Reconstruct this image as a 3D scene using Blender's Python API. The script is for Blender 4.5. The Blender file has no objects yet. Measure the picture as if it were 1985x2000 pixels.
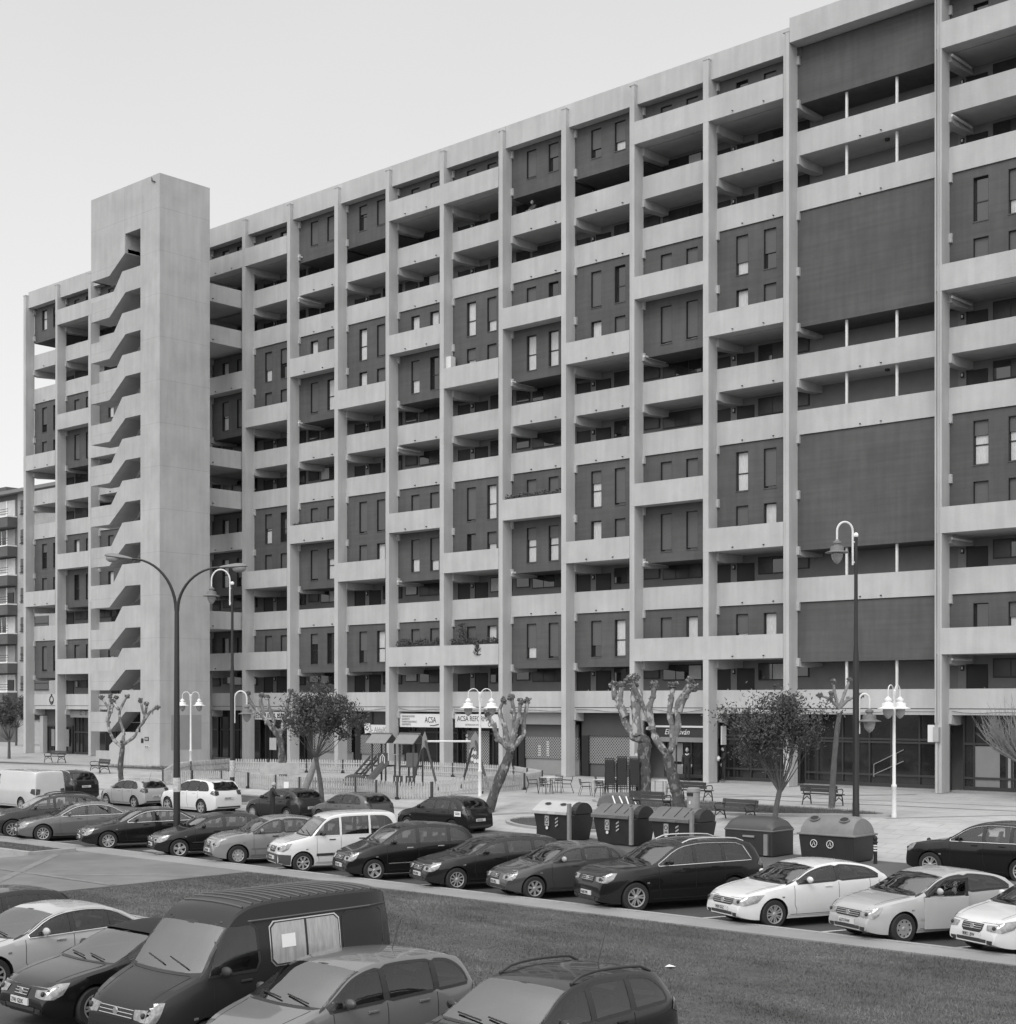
import bpy, bmesh, math, random
from mathutils import Vector, Matrix
from mathutils.bvhtree import BVHTree
R = math.radians
rnd = random.Random(7)
S = bpy.context.scene
COL = S.collection

# ------------------------------------------------------------------ camera, sky, sun, exposure
CAMZ = 5.3
cam_d = bpy.data.cameras.new('camera'); cam = bpy.data.objects.new('camera', cam_d); COL.objects.link(cam)
cam.location = (0, 0, CAMZ); cam.rotation_euler = (R(90), 0, R(42.4))
cam_d.sensor_fit = 'HORIZONTAL'; cam_d.sensor_width = 36; cam_d.lens = 36 * 2950 / 1985
cam_d.shift_y = 0.1864; cam_d.clip_start = 0.5; cam_d.clip_end = 3000
S.camera = cam
S.view_settings.view_transform = 'Standard'; S.view_settings.look = 'None'
S.view_settings.exposure = 0.25; S.view_settings.gamma = 1
SUN_EL, SUN_AZ = R(48), R(156)
W = bpy.data.worlds.new('World'); S.world = W; W.use_nodes = True
nt = W.node_tree; N = nt.nodes; Lk = nt.links
for n in list(N): N.remove(n)
out = N.new('ShaderNodeOutputWorld'); bg = N.new('ShaderNodeBackground'); bg.inputs[1].default_value = 0.1
sky = N.new('ShaderNodeTexSky'); sky.sky_type = 'NISHITA'; sky.sun_disc = False
sky.sun_elevation = SUN_EL; sky.sun_rotation = SUN_AZ; sky.dust_density = 4
bw = N.new('ShaderNodeRGBToBW'); tc = N.new('ShaderNodeTexCoord'); sep = N.new('ShaderNodeSeparateXYZ')
mr = N.new('ShaderNodeMapRange'); mr.inputs[1].default_value = 0.0; mr.inputs[2].default_value = 0.42
mr.inputs[3].default_value = 7.9; mr.inputs[4].default_value = 5.9
# an overcast sky: bright haze at the horizon, brighter again towards the zenith and round the veiled sun
mz = N.new('ShaderNodeMapRange'); mz.inputs[1].default_value = 0.45; mz.inputs[2].default_value = 1.0; mz.inputs[3].default_value = 0; mz.inputs[4].default_value = 3; mz.interpolation_type = 'SMOOTHSTEP'
dt = N.new('ShaderNodeVectorMath'); dt.operation = 'DOT_PRODUCT'; dt.inputs[1].default_value = (0.28, -0.62, 0.73)
md = N.new('ShaderNodeMapRange'); md.inputs[1].default_value = 0.15; md.inputs[2].default_value = 1.0; md.inputs[3].default_value = 0; md.inputs[4].default_value = 9; md.interpolation_type = 'SMOOTHSTEP'
ad1 = N.new('ShaderNodeMath'); ad2 = N.new('ShaderNodeMath')
nz = N.new('ShaderNodeTexNoise'); nz.inputs['Scale'].default_value = 1.6; nz.inputs['Detail'].default_value = 4
mnz = N.new('ShaderNodeMath'); mnz.operation = 'MULTIPLY_ADD'; mnz.inputs[1].default_value = 1.3
mx = N.new('ShaderNodeMix'); mx.data_type = 'FLOAT'; mx.inputs[0].default_value = 0.93
Lk.new(sky.outputs[0], bw.inputs[0]); Lk.new(tc.outputs['Generated'], sep.inputs[0]); Lk.new(sep.outputs[2], mr.inputs[0])
Lk.new(tc.outputs['Generated'], nz.inputs['Vector']); Lk.new(nz.outputs['Fac'], mnz.inputs[0]); Lk.new(mr.outputs[0], mnz.inputs[2])
Lk.new(sep.outputs[2], mz.inputs[0]); Lk.new(tc.outputs['Generated'], dt.inputs[0]); Lk.new(dt.outputs['Value'], md.inputs[0])
Lk.new(mnz.outputs[0], ad1.inputs[0]); Lk.new(mz.outputs[0], ad1.inputs[1]); Lk.new(ad1.outputs[0], ad2.inputs[0]); Lk.new(md.outputs[0], ad2.inputs[1])
Lk.new(bw.outputs[0], mx.inputs[2]); Lk.new(ad2.outputs[0], mx.inputs[3]); Lk.new(mx.outputs[0], bg.inputs[0]); Lk.new(bg.outputs[0], out.inputs[0])
sd = bpy.data.lights.new('sun', 'SUN'); sd.energy = 1.0; sd.angle = R(25); sd.color = (1, 0.99, 0.98)
sun = bpy.data.objects.new('sun', sd); COL.objects.link(sun)
# pointed from the sun's place in the sky (behind the camera, high) towards the facade
_d = Vector((math.sin(R(24)) * math.cos(SUN_EL), -math.cos(R(20)) * math.cos(SUN_EL), math.sin(SUN_EL)))
sun.rotation_euler = _d.to_track_quat('Z', 'Y').to_euler()

# ------------------------------------------------------------------ materials
MATS = {}
def mat(name, v, rough=0.8, var=0.12, scale=2.0, bump=0.0, bscale=None, stretch=(1, 1, 1), metal=0.0, coat=0.0, ior=1.5, streak=0.0, obj=True, dirt=0.0, course=0.0):
    if name in MATS: return MATS[name]
    m = bpy.data.materials.new(name); m.use_nodes = True; MATS[name] = m
    t = m.node_tree; n = t.nodes; l = t.links; b = n['Principled BSDF']
    b.inputs['Roughness'].default_value = rough; b.inputs['Metallic'].default_value = metal
    b.inputs['IOR'].default_value = ior; b.inputs['Coat Weight'].default_value = coat; b.inputs['Coat Roughness'].default_value = 0.04
    co = n.new('ShaderNodeTexCoord'); mp = n.new('ShaderNodeMapping'); mp.inputs['Scale'].default_value = stretch
    l.new(co.outputs['Object'], mp.inputs[0])
    a = n.new('ShaderNodeTexNoise'); a.inputs['Scale'].default_value = scale; a.inputs['Detail'].default_value = 8; a.inputs['Roughness'].default_value = 0.65
    l.new(mp.outputs[0], a.inputs['Vector'])
    r = n.new('ShaderNodeMapRange'); r.inputs[1].default_value = 0.25; r.inputs[2].default_value = 0.75
    r.inputs[3].default_value = v * (1 - var); r.inputs[4].default_value = v * (1 + var)
    l.new(a.outputs['Fac'], r.inputs[0]); last = r.outputs[0]
    def mul(src, lo, hi, sc, st, a1=0.35, a2=0.65):
        mp2 = n.new('ShaderNodeMapping'); mp2.inputs['Scale'].default_value = st; l.new(co.outputs['Object'], mp2.inputs[0])
        k = n.new('ShaderNodeTexNoise'); k.inputs['Scale'].default_value = sc; k.inputs['Detail'].default_value = 5; l.new(mp2.outputs[0], k.inputs['Vector'])
        q = n.new('ShaderNodeMapRange'); q.inputs[1].default_value = a1; q.inputs[2].default_value = a2; q.inputs[3].default_value = lo; q.inputs[4].default_value = hi
        l.new(k.outputs['Fac'], q.inputs[0]); mm = n.new('ShaderNodeMath'); mm.operation = 'MULTIPLY'; l.new(src, mm.inputs[0]); l.new(q.outputs[0], mm.inputs[1]); return mm.outputs[0]
    if streak: last = mul(last, 1 - streak, 1 + streak * 0.4, 3.0, (1, 1, 0.09))
    if dirt: last = mul(last, 1 - dirt, 1.0, 0.35, (1, 1, 1))
    if course: last = mul(last, 1 - course, 1 + course, 1.0, (.25, .25, 7))
    l.new(last, b.inputs['Base Color'])
    if bump:
        k = n.new('ShaderNodeTexNoise'); k.inputs['Scale'].default_value = bscale or scale * 8; k.inputs['Detail'].default_value = 6; l.new(mp.outputs[0], k.inputs['Vector'])
        bp = n.new('ShaderNodeBump'); bp.inputs['Strength'].default_value = bump; bp.inputs['Distance'].default_value = 0.02
        l.new(k.outputs['Fac'], bp.inputs['Height']); l.new(bp.outputs[0], b.inputs['Normal'])
    return m
concrete = mat('board_concrete', 0.445, 0.9, 0.07, 0.9, 0.4, 12, streak=0.07, dirt=0.10)
concrete_tower = mat('tower_concrete', 0.415, 0.9, 0.07, 0.7, 0.4, 10, streak=0.07, dirt=0.10)
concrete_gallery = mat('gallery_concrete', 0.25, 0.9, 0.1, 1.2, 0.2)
render_dark = mat('dark_render', 0.095, 0.95, 0.10, 1.2, 0.5, 30, streak=0.10, dirt=0.14, course=.06)
soffit_m = mat('soffit_render', 0.4, 0.9, 0.12, 2)
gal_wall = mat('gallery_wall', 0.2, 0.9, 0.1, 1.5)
door_m = mat('dark_door', 0.016, 0.5, 0.2, 3)
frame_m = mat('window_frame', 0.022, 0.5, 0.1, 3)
shutter_m = mat('roller_shutter', 0.095, 0.7, 0.08, 3, stretch=(1, 1, 8))
glass_m = mat('window_glass', 0.02, 0.05, 0.3, 1.5, ior=1.8)
curtain_m = mat('white_curtain', 0.5, 0.9, 0.25, 7, stretch=(3, 3, 0.4))
shopglass = mat('shop_glass', 0.018, 0.06, 0.6, 0.8, ior=1.6)
white_m = mat('white_paint', 0.75, 0.5, 0.05, 3)
sign_m = mat('sign_white', 0.62, 0.5, 0.05, 2)
black_m = mat('black_print', 0.012, 0.5, 0.1, 3)
grey_print = mat('grey_print', 0.25, 0.6, 0.1, 3)
asphalt = mat('asphalt', 0.062, 0.9, 0.18, 0.8, 0.5, 60, dirt=0.25)
road_m = mat('road_asphalt', 0.10, 0.9, 0.15, 0.6, 0.5, 60, dirt=0.2)
path_m = mat('path_concrete', 0.26, 0.9, 0.12, 1.0, 0.3, 40, dirt=0.18)
kerb_m = mat('kerb_stone', 0.30, 0.9, 0.15, 2.0, 0.3)
line_m = mat('line_paint', 0.5, 0.8, 0.35, 4)
soil_m = mat('lawn_soil', 0.065, 1.0, 0.4, 1.5, 0.8, 40)
rubber = mat('tyre_rubber', 0.018, 0.85, 0.2, 6)
alloy = mat('alloy_rim', 0.42, 0.3, 0.05, 4, metal=0.5)
plastic_dark = mat('dark_plastic', 0.03, 0.6, 0.15, 5)
chrome = mat('chrome_trim', 0.6, 0.2, 0.05, 4, metal=0.7)
lampglass = mat('headlamp_glass', 0.24, 0.12, 0.6, 16, metal=0.3, coat=1)
taillamp = mat('tail_lamp', 0.045, 0.12, 0.4, 12, coat=1)
def glassmat(name, tint, ior, refl):
    m = bpy.data.materials.new(name); m.use_nodes = True; MATS[name] = m; n = m.node_tree.nodes; l = m.node_tree.links; n.clear()
    o = n.new('ShaderNodeOutputMaterial'); mix = n.new('ShaderNodeMixShader'); tr = n.new('ShaderNodeBsdfTransparent'); gl = n.new('ShaderNodeBsdfGlossy'); fr = n.new('ShaderNodeFresnel')
    tr.inputs[0].default_value = (tint,) * 3 + (1,); gl.inputs[0].default_value = (refl,) * 3 + (1,); gl.inputs['Roughness'].default_value = .015; fr.inputs[0].default_value = ior
    co = n.new('ShaderNodeTexCoord'); nz_ = n.new('ShaderNodeTexNoise'); nz_.inputs['Scale'].default_value = 2.5; bp = n.new('ShaderNodeBump'); bp.inputs['Strength'].default_value = .03; bp.inputs['Distance'].default_value = .05
    l.new(co.outputs['Object'], nz_.inputs['Vector']); l.new(nz_.outputs['Fac'], bp.inputs['Height']); l.new(bp.outputs[0], gl.inputs['Normal'])
    l.new(fr.outputs[0], mix.inputs[0]); l.new(tr.outputs[0], mix.inputs[1]); l.new(gl.outputs[0], mix.inputs[2]); l.new(mix.outputs[0], o.inputs[0]); return m
carglass = glassmat('car_glass', .8, 1.8, .95)
carscreen = glassmat('windscreen_glass', .85, 3.5, .97)
cabin_m = mat('cabin_trim', .085, .9, .2, 4); seat_m = mat('seat_cloth', .16, .9, .25, 6)
plate_m = mat('plate_white', 0.55, 0.5, 0.05, 4)
arch_m = mat('wheel_arch_black', 0.008, 0.9, 0.1, 3)
bark = mat('plane_bark', 0.15, 0.95, 0.5, 7, 0.8, 20)
def mottle(m, hi):
    t_ = m.node_tree; n = t_.nodes; l = t_.links; b_ = n['Principled BSDF']; src = b_.inputs['Base Color'].links[0].from_socket
    co = n.new('ShaderNodeTexCoord'); v = n.new('ShaderNodeTexNoise'); v.inputs['Scale'].default_value = 5.5; v.inputs['Detail'].default_value = 2; mp = n.new('ShaderNodeMapping'); mp.inputs['Scale'].default_value = (1, 1, .55)
    l.new(co.outputs['Object'], mp.inputs[0]); l.new(mp.outputs[0], v.inputs['Vector']); r = n.new('ShaderNodeMapRange'); r.inputs[1].default_value = .55; r.inputs[2].default_value = .6; l.new(v.outputs['Fac'], r.inputs[0])
    mm = n.new('ShaderNodeMix'); mm.data_type = 'RGBA'; l.new(r.outputs[0], mm.inputs[0]); l.new(src, mm.inputs[6]); mm.inputs[7].default_value = (hi, hi, hi, 1); l.new(mm.outputs[2], b_.inputs['Base Color'])
mottle(bark, .34)
bark2 = mat('smooth_bark', 0.2, 0.9, 0.25, 5, 0.5, 20)
bark3 = mat('dark_bark', 0.09, 0.95, 0.3, 6, 0.6, 20)
knob_m = mat('pruning_knob', 0.10, 0.95, 0.6, 9, 0.9, 20)
leaf_m = mat('leaf', 0.055, 0.6, 0.5, 2.5)
leaf2_m = mat('leaf_far', 0.05, 0.6, 0.5, 2.5)
wood_dark = mat('dark_bench_wood', 0.05, 0.6, 0.25, 5, stretch=(1, 6, 6))
iron = mat('cast_iron', 0.02, 0.5, 0.1, 5)
pole_dark = mat('dark_pole', 0.016, 0.5, 0.2, 4)
pole_white = mat('white_pole', 0.62, 0.5, 0.1, 4)
lantern_grey = mat('lantern_grey', 0.17, 0.5, 0.1, 5)
globe_m = mat('lantern_globe', 0.25, 0.1, 0.15, 6, ior=1.6)
picket_m = mat('painted_picket', 0.38, 0.7, 0.2, 3)
picket_grey = mat('grey_picket', 0.34, 0.7, 0.2, 3)
skin_m = mat('skin', 0.35, 0.6, 0.05, 6)
cloth_dark = mat('dark_cloth', 0.02, 0.9, 0.3, 6)
cloth_mid = mat('mid_cloth', 0.1, 0.9, 0.2, 6)
cloth_white = mat('white_cloth', 0.6, 0.9, 0.1, 6)
hair_grey = mat('grey_hair', 0.3, 0.9, 0.2, 20)
bin_dark = mat('container_body', 0.02, 0.55, 0.25, 3)
bin_light = mat('container_lid_light', 0.42, 0.5, 0.12, 3, dirt=0.1)
bin_mid = mat('container_lid_grey', 0.13, 0.5, 0.15, 3, dirt=0.2)
bin_dome = mat('container_dome', 0.2, 0.5, 0.15, 3, dirt=0.35)
steel_m = mat('galvanised_steel', 0.25, 0.5, 0.15, 4)

def grid_mat(name, v, vj, sx, sy, jw, rough=0.85):
    """stone setts or tiles: a joint pattern over noise"""
    m = mat(name, v, rough, 0.14, 1.1, 0.2, 30, dirt=0.14)
    t = m.node_tree; n = t.nodes; l = t.links; b = n['Principled BSDF']
    src = b.inputs['Base Color'].links[0].from_socket
    co = n.new('ShaderNodeTexCoord'); br = n.new('ShaderNodeTexBrick')
    br.inputs['Scale'].default_value = 1; br.inputs['Brick Width'].default_value = sx; br.inputs['Row Height'].default_value = sy
    br.inputs['Mortar Size'].default_value = jw; br.inputs['Color1'].default_value = (1, 1, 1, 1); br.inputs['Color2'].default_value = (.9, .9, .9, 1)
    br.inputs['Mortar'].default_value = (vj,) * 3 + (1,)
    mp = n.new('ShaderNodeMapping'); l.new(co.outputs['Object'], mp.inputs[0]); l.new(mp.outputs[0], br.inputs['Vector'])
    mm = n.new('ShaderNodeMix'); mm.data_type = 'RGBA'; mm.blend_type = 'MULTIPLY'; mm.inputs[0].default_value = 1
    l.new(src, mm.inputs[6]); l.new(br.outputs['Color'], mm.inputs[7]); l.new(mm.outputs[2], b.inputs['Base Color'])
    return m, mp
plaza_m, _ = grid_mat('plaza_paving', 0.41, 0.74, 1.2, 0.6, 0.02)
brick_m, mp_ = grid_mat('brick_wall', 0.1, 1.5, 0.3, 0.09, 0.012); mp_.inputs['Rotation'].default_value = (R(90), 0, 0)
brickpale_m, mp_ = grid_mat('pale_brick_wall', 0.4, 0.75, 0.3, 0.09, 0.012); mp_.inputs['Rotation'].default_value = (R(90), 0, 0)

def lattice_mat():
    m = mat('security_lattice', 0.05, 0.5, 0.5, 0.7); t = m.node_tree; n = t.nodes; l = t.links; b = n['Principled BSDF']
    src = b.inputs['Base Color'].links[0].from_socket; co = n.new('ShaderNodeTexCoord'); outs = []
    for ang in (45, -45):
        mp = n.new('ShaderNodeMapping'); mp.inputs['Rotation'].default_value = (0, R(ang), 0); l.new(co.outputs['Object'], mp.inputs[0])
        w = n.new('ShaderNodeTexWave'); w.bands_direction = 'X'; w.inputs['Scale'].default_value = 2.4; l.new(mp.outputs[0], w.inputs['Vector'])
        g = n.new('ShaderNodeMath'); g.operation = 'GREATER_THAN'; g.inputs[1].default_value = 0.8; l.new(w.outputs['Fac'], g.inputs[0]); outs.append(g.outputs[0])
    mxx = n.new('ShaderNodeMath'); mxx.operation = 'MAXIMUM'; l.new(outs[0], mxx.inputs[0]); l.new(outs[1], mxx.inputs[1])
    mm = n.new('ShaderNodeMix'); mm.data_type = 'RGBA'; l.new(mxx.outputs[0], mm.inputs[0]); l.new(src, mm.inputs[6]); mm.inputs[7].default_value = (.28, .28, .28, 1)
    l.new(mm.outputs[2], b.inputs['Base Color']); return m
lattice_m = lattice_mat()

# ------------------------------------------------------------------ mesh helpers
class MB:
    def __init__(s): s.v = []; s.f = []; s.m = []; s.mats = []
    def mi(s, m):
        if m not in s.mats: s.mats.append(m)
        return s.mats.index(m)
    def add(s, vs, fs, m):
        o = len(s.v); k = s.mi(m); s.v += [tuple(a) for a in vs]
        for f in fs: s.f.append(tuple(i + o for i in f)); s.m.append(k)
        return s
    def box(s, x0, x1, y0, y1, z0, z1, m):
        vs = [(x, y, z) for z in (z0, z1) for y in (y0, y1) for x in (x0, x1)]
        return s.add(vs, [(0, 2, 3, 1), (4, 5, 7, 6), (0, 1, 5, 4), (2, 6, 7, 3), (0, 4, 6, 2), (1, 3, 7, 5)], m)
    def obox(s, c, ax, ay, az, m):  # oriented box, half vectors
        c = Vector(c); ax = Vector(ax); ay = Vector(ay); az = Vector(az)
        vs = [c + i * ax + j * ay + k * az for k in (-1, 1) for j in (-1, 1) for i in (-1, 1)]
        return s.add(vs, [(0, 2, 3, 1), (4, 5, 7, 6), (0, 1, 5, 4), (2, 6, 7, 3), (0, 4, 6, 2), (1, 3, 7, 5)], m)
    def prism(s, poly, axis, a0, a1, m):
        """poly in the two other axes; axis 'x': (y,z), 'y': (x,z), 'z': (x,y)"""
        def P(p, a): return (a, p[0], p[1]) if axis == 'x' else (p[0], a, p[1]) if axis == 'y' else (p[0], p[1], a)
        n = len(poly); vs = [P(p, a0) for p in poly] + [P(p, a1) for p in poly]
        fs = [tuple(range(n)), tuple(range(2 * n - 1, n - 1, -1))] + [(i, i + n, (i + 1) % n + n, (i + 1) % n) for i in range(n)]
        return s.add(vs, fs, m)
    def tube(s, pts, r, m, n=8, cap=True):
        pts = [Vector(p) for p in pts]; rs = r if isinstance(r, (list, tuple)) else [r] * len(pts)
        vs = []; fs = []; u = None
        for i, p in enumerate(pts):
            d = (pts[min(i + 1, len(pts) - 1)] - pts[max(i - 1, 0)])
            d = d.normalized() if d.length > 1e-9 else Vector((0, 0, 1))
            if u is None: u = d.orthogonal().normalized()
            u = (u - d * u.dot(d)); u = u.normalized() if u.length > 1e-6 else d.orthogonal().normalized()
            w = d.cross(u)
            for k in range(n):
                a = 2 * math.pi * k / n; vs.append(p + (u * math.cos(a) + w * math.sin(a)) * rs[i])
        for i in range(len(pts) - 1):
            for k in range(n): fs.append((i * n + k, i * n + (k + 1) % n, (i + 1) * n + (k + 1) % n, (i + 1) * n + k))
        if cap: fs.append(tuple(range(n - 1, -1, -1))); fs.append(tuple(range((len(pts) - 1) * n, len(pts) * n)))
        return s.add(vs, fs, m)
    def lathe(s, prof, c, m, n=16, axis='z', cap=True):
        c = Vector(c); vs = []; fs = []
        for (r, h) in prof:
            for k in range(n):
                a = 2 * math.pi * k / n; q = (r * math.cos(a), r * math.sin(a), h)
                if axis == 'y': q = (q[0], q[2], q[1])
                vs.append(c + Vector(q))
        for i in range(len(prof) - 1):
            for k in range(n): fs.append((i * n + k, i * n + (k + 1) % n, (i + 1) * n + (k + 1) % n, (i + 1) * n + k))
        if cap: fs.append(tuple(range(n - 1, -1, -1))); fs.append(tuple(range((len(prof) - 1) * n, len(prof) * n)))
        return s.add(vs, fs, m)
    def blob(s, c, r, m, seed=0, n=6, sq=(1, 1, 1), jit=0.25):
        q = random.Random(seed); vs = [Vector(c) + Vector((0, 0, r * sq[2]))]; fs = []; n2 = n
        for i in range(1, n):
            t = math.pi * i / n
            for k in range(n2):
                a = 2 * math.pi * k / n2; j = 1 + q.uniform(-jit, jit)
                vs.append(Vector(c) + Vector((math.sin(t) * math.cos(a) * r * j * sq[0], math.sin(t) * math.sin(a) * r * j * sq[1], math.cos(t) * r * j * sq[2])))
        vs.append(Vector(c) - Vector((0, 0, r * sq[2])))
        for k in range(n2): fs.append((0, 1 + k, 1 + (k + 1) % n2))
        for i in range(n - 2):
            for k in range(n2): a = 1 + i * n2; fs.append((a + k, a + n2 + k, a + n2 + (k + 1) % n2, a + (k + 1) % n2))
        e = len(vs) - 1; a = 1 + (n - 2) * n2
        for k in range(n2): fs.append((e, a + (k + 1) % n2, a + k))
        return s.add(vs, fs, m)
    def mesh(s, name, smooth=False):
        me = bpy.data.meshes.new(name); me.from_pydata(s.v, [], s.f)
        for m in s.mats: me.materials.append(m)
        me.polygons.foreach_set('material_index', s.m)
        if smooth: me.polygons.foreach_set('use_smooth', [True] * len(s.f))
        me.update(); return me
    def build(s, name, parent=None, smooth=False, bevel=0):
        o = bpy.data.objects.new(name, s.mesh(name, smooth)); COL.objects.link(o)
        if smooth: sharp(o.data)
        if parent is not None: o.parent = parent
        if bevel:
            b = o.modifiers.new('bevel', 'BEVEL'); b.width = bevel; b.segments = 2; b.limit_method = 'ANGLE'
        return o
def sharp(me, ang=40):
    try: me.set_sharp_from_angle(angle=R(ang))
    except Exception: pass
def tag(o, label=None, cat=None, group=None, kind=None):
    if label: o['label'] = label
    if cat: o['category'] = cat
    if group: o['group'] = group
    if kind: o['kind'] = kind
    return o
def thing(name, loc, label, cat, group=None, rz=0, sc=1):
    o = bpy.data.objects.new(name, None); COL.objects.link(o); o.location = loc; o.rotation_euler = (0, 0, rz); o.empty_display_size = .3
    if sc != 1: o.scale = (sc, sc, sc)
    return tag(o, label, cat, group)
def copy_tree(o, parent=None):
    c = o.copy(); COL.objects.link(c); c.parent = parent
    for ch in list(o.children): copy_tree(ch, c)
    return c
def place(o, loc, rz, label=None, group=None, sc=None):
    o.location = loc; o.rotation_euler = (0, 0, rz)
    if label: o['label'] = label
    if group: o['group'] = group
    if sc: o.scale = (sc, sc, sc)
    return o
TEXTS = []
def text(name, s, size, loc, m, parent, rz=0, rx=90, align='LEFT', ext=0.004, shear=0, sx=1):
    c = bpy.data.curves.new(name, 'FONT'); c.body = s; c.size = size; c.extrude = ext; c.align_x = align; c.shear = shear
    c.materials.append(m); o = bpy.data.objects.new(name, c); COL.objects.link(o)
    o.location = loc; o.rotation_euler = (R(rx), 0, rz); o.scale = (sx, 1, 1); o.parent = parent; TEXTS.append(o)
    return o
VR = Vector((math.cos(R(42.4)), math.sin(R(42.4)), 0)); VF = Vector((-math.sin(R(42.4)), math.cos(R(42.4)), 0))

# ------------------------------------------------------------------ ground
def gz(Y):
    if Y < 44.55: return 0.0
    return 0.1 + 0.9 * min(1, max(0, (Y - 44.7) / 5.3))
MB().box(-1500, 1500, -600, 2400, -0.5, -0.008, asphalt).build('ground')
tag(bpy.data.objects['ground'], 'plain dark asphalt ground reaching the horizon', 'ground', kind='structure')
def sheet(name, xs, ys, m, dz, label):
    b = MB(); vs = [(x, y, gz(y) + dz if y > 44.55 else dz) for y in ys for x in xs]; n = len(xs)
    b.add(vs, [(j * n + i, j * n + i + 1, (j + 1) * n + i + 1, (j + 1) * n + i) for j in range(len(ys) - 1) for i in range(n - 1)], m)
    return tag(b.build(name), label, name.replace('_', ' '), kind='structure')
sheet('road', [-400, 60], [34.6, 44.6], road_m, 0.0, 'grey asphalt street between the two rows of parked cars')
sheet('plaza', [-160, -60, 40], [44.6, 44.72] + [45 + i * 0.5 for i in range(11)] + [60, 70, 90], plaza_m, 0.004, 'pale stone paved plaza in front of the apartment block')
k = MB(); k.box(-160, 40, 44.45, 44.62, -0.1, 0.108, kerb_m); tag(k.build('kerb'), 'pale stone kerb between street and plaza', 'kerb', kind='structure')
# path between lawn and the near parking row, with kerb
k = MB(); k.box(-120, 40, 28.75, 29.72, -0.1, 0.10, path_m); k.box(-120, 40, 29.74, 29.9, -0.1, 0.112, kerb_m)
tag(k.build('footpath'), 'pale concrete footpath and kerb along the near edge of the parking bays', 'footpath', kind='structure')
k = MB(); k.box(-46.4, -37.0, 17.7, 28.73, -0.1, 0.092, mat('worn_pavement', .175, .9, .2, .6, .3, 30, dirt=.25))
tag(k.build('pavement'), 'worn pale paved area left of the lawn', 'pavement', kind='structure')
k = MB()
for si, (x0, y0, x1, y1, w) in enumerate(((-46.3, 20.0, -37.1, 27.2, .14), (-46.0, 27.6, -37.2, 19.4, .14), (-46.3, 24.0, -37.1, 24.05, .12))):
    zs_ = .0965 + si * .0035; d = Vector((x1 - x0, y1 - y0, 0)); nn = Vector((-d.y, d.x, 0)).normalized() * w
    k.add([(x0 - nn.x, y0 - nn.y, zs_), (x1 - nn.x, y1 - nn.y, zs_), (x1 + nn.x, y1 + nn.y, zs_), (x0 + nn.x, y0 + nn.y, zs_)], [(0, 1, 2, 3)], mat('worn_strip', 0.172, .9, .3, 2))
tag(k.build('paving_strips'), 'paler worn strips crossing the paved area', 'paving', kind='structure')
k = MB(); k.box(-36.85, 40, 17.7, 28.7, -0.1, 0.07, soil_m); k.box(-80, -46.6, 27.0, 28.72, -0.1, 0.09, soil_m)
k.box(-80, -46.6, 17.7, 26.97, -.1, .03, path_m)
tag(k.build('lawn'), 'dark lawn between the footpath and the near cars', 'lawn', kind='structure')
k = MB(); k.box(-80, -46.45, 26.78, 26.98, -0.1, 0.2, kerb_m); k.box(-46.6, -46.42, 26.98, 28.6, -0.1, 0.2, kerb_m); k.box(-60, 40, 17.5, 17.68, -0.1, 0.12, kerb_m)
tag(k.build('lawn_kerb'), 'low stone kerb round the lawn edges', 'kerb', kind='structure')
# painted bay lines
k = MB(); dA = Vector((math.sin(R(22.5)), math.cos(R(22.5)), 0))
for i in range(-14, 8):
    x = -24.9 + i * 3.3; p = Vector((x, 29.95, 0.004)); q = p + dA * 4.9; nn = Vector((dA.y, -dA.x, 0)) * .06
    k.add([p - nn, q - nn, q + nn, p + nn], [(0, 1, 2, 3)], line_m)
tag(k.build('bay_lines'), 'worn white lines between the angled parking bays', 'marking', kind='structure')
# darker bands in the plaza paving
k = MB(); band_m = mat('plaza_band', 0.22, .85, .15, 1.5)
for bi, (a, b_) in enumerate((((-50, 57.5), (-14, 60.6)), ((-30, 45.6), (-20, 62.0)), ((-46, 46), (-36, 50.3)), ((-24, 47.2), (-12, 45.4)), ((-37, 56), (-14, 57.9)), ((-80, 46.5), (-44, 47.1)), ((-42, 52), (-33, 64)))):
    n_ = 14; d = Vector((b_[0] - a[0], b_[1] - a[1])); nn = Vector((-d.y, d.x)).normalized() * .14
    vs = []
    for i in range(n_ + 1):
        p = Vector(a) + d * i / n_
        for sgn in (-1, 1): y = p.y + sgn * nn.y; vs.append((p.x + sgn * nn.x, y, gz(y) + .009 + bi * .0012))
    k.add(vs, [(2 * i, 2 * i + 2, 2 * i + 3, 2 * i + 1) for i in range(n_)], band_m)
tag(k.build('paving_bands'), 'darker bands of paving crossing the plaza', 'paving', kind='structure')

def grass(name, n, xr, yr, z, label, h=(.02, .045), seed=1, test=None):
    q = random.Random(seed); vs = []; fs = []
    for i in range(n):
        x = q.uniform(*xr); y = q.uniform(*yr)
        if test and not test(x, y): continue
        zz = z if z is not None else gz(y) + .05
        d = .55 + .9 * (0.5 + 0.5 * math.sin(x * .9 + y * 2.1 + 1.3 * math.sin(y * 1.7)))
        hh = q.uniform(*h) * d; a = q.uniform(0, 6.28); w = .009; lx = q.uniform(-.03, .03); ly = q.uniform(-.03, .03); o = len(vs)
        vs += [(x - w * math.cos(a), y - w * math.sin(a), zz), (x + w * math.cos(a), y + w * math.sin(a), zz), (x + lx, y + ly, zz + hh)]
        fs.append((o, o + 1, o + 2))
    me = bpy.data.meshes.new(name); me.from_pydata(vs, [], fs); me.materials.append(mat('grass_blade', 0.165, .9, .6, 0.45, stretch=(.6, 2.2, 1), dirt=.45))
    o = bpy.data.objects.new(name, me); COL.objects.link(o); return tag(o, label, 'grass', kind='stuff')
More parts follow.
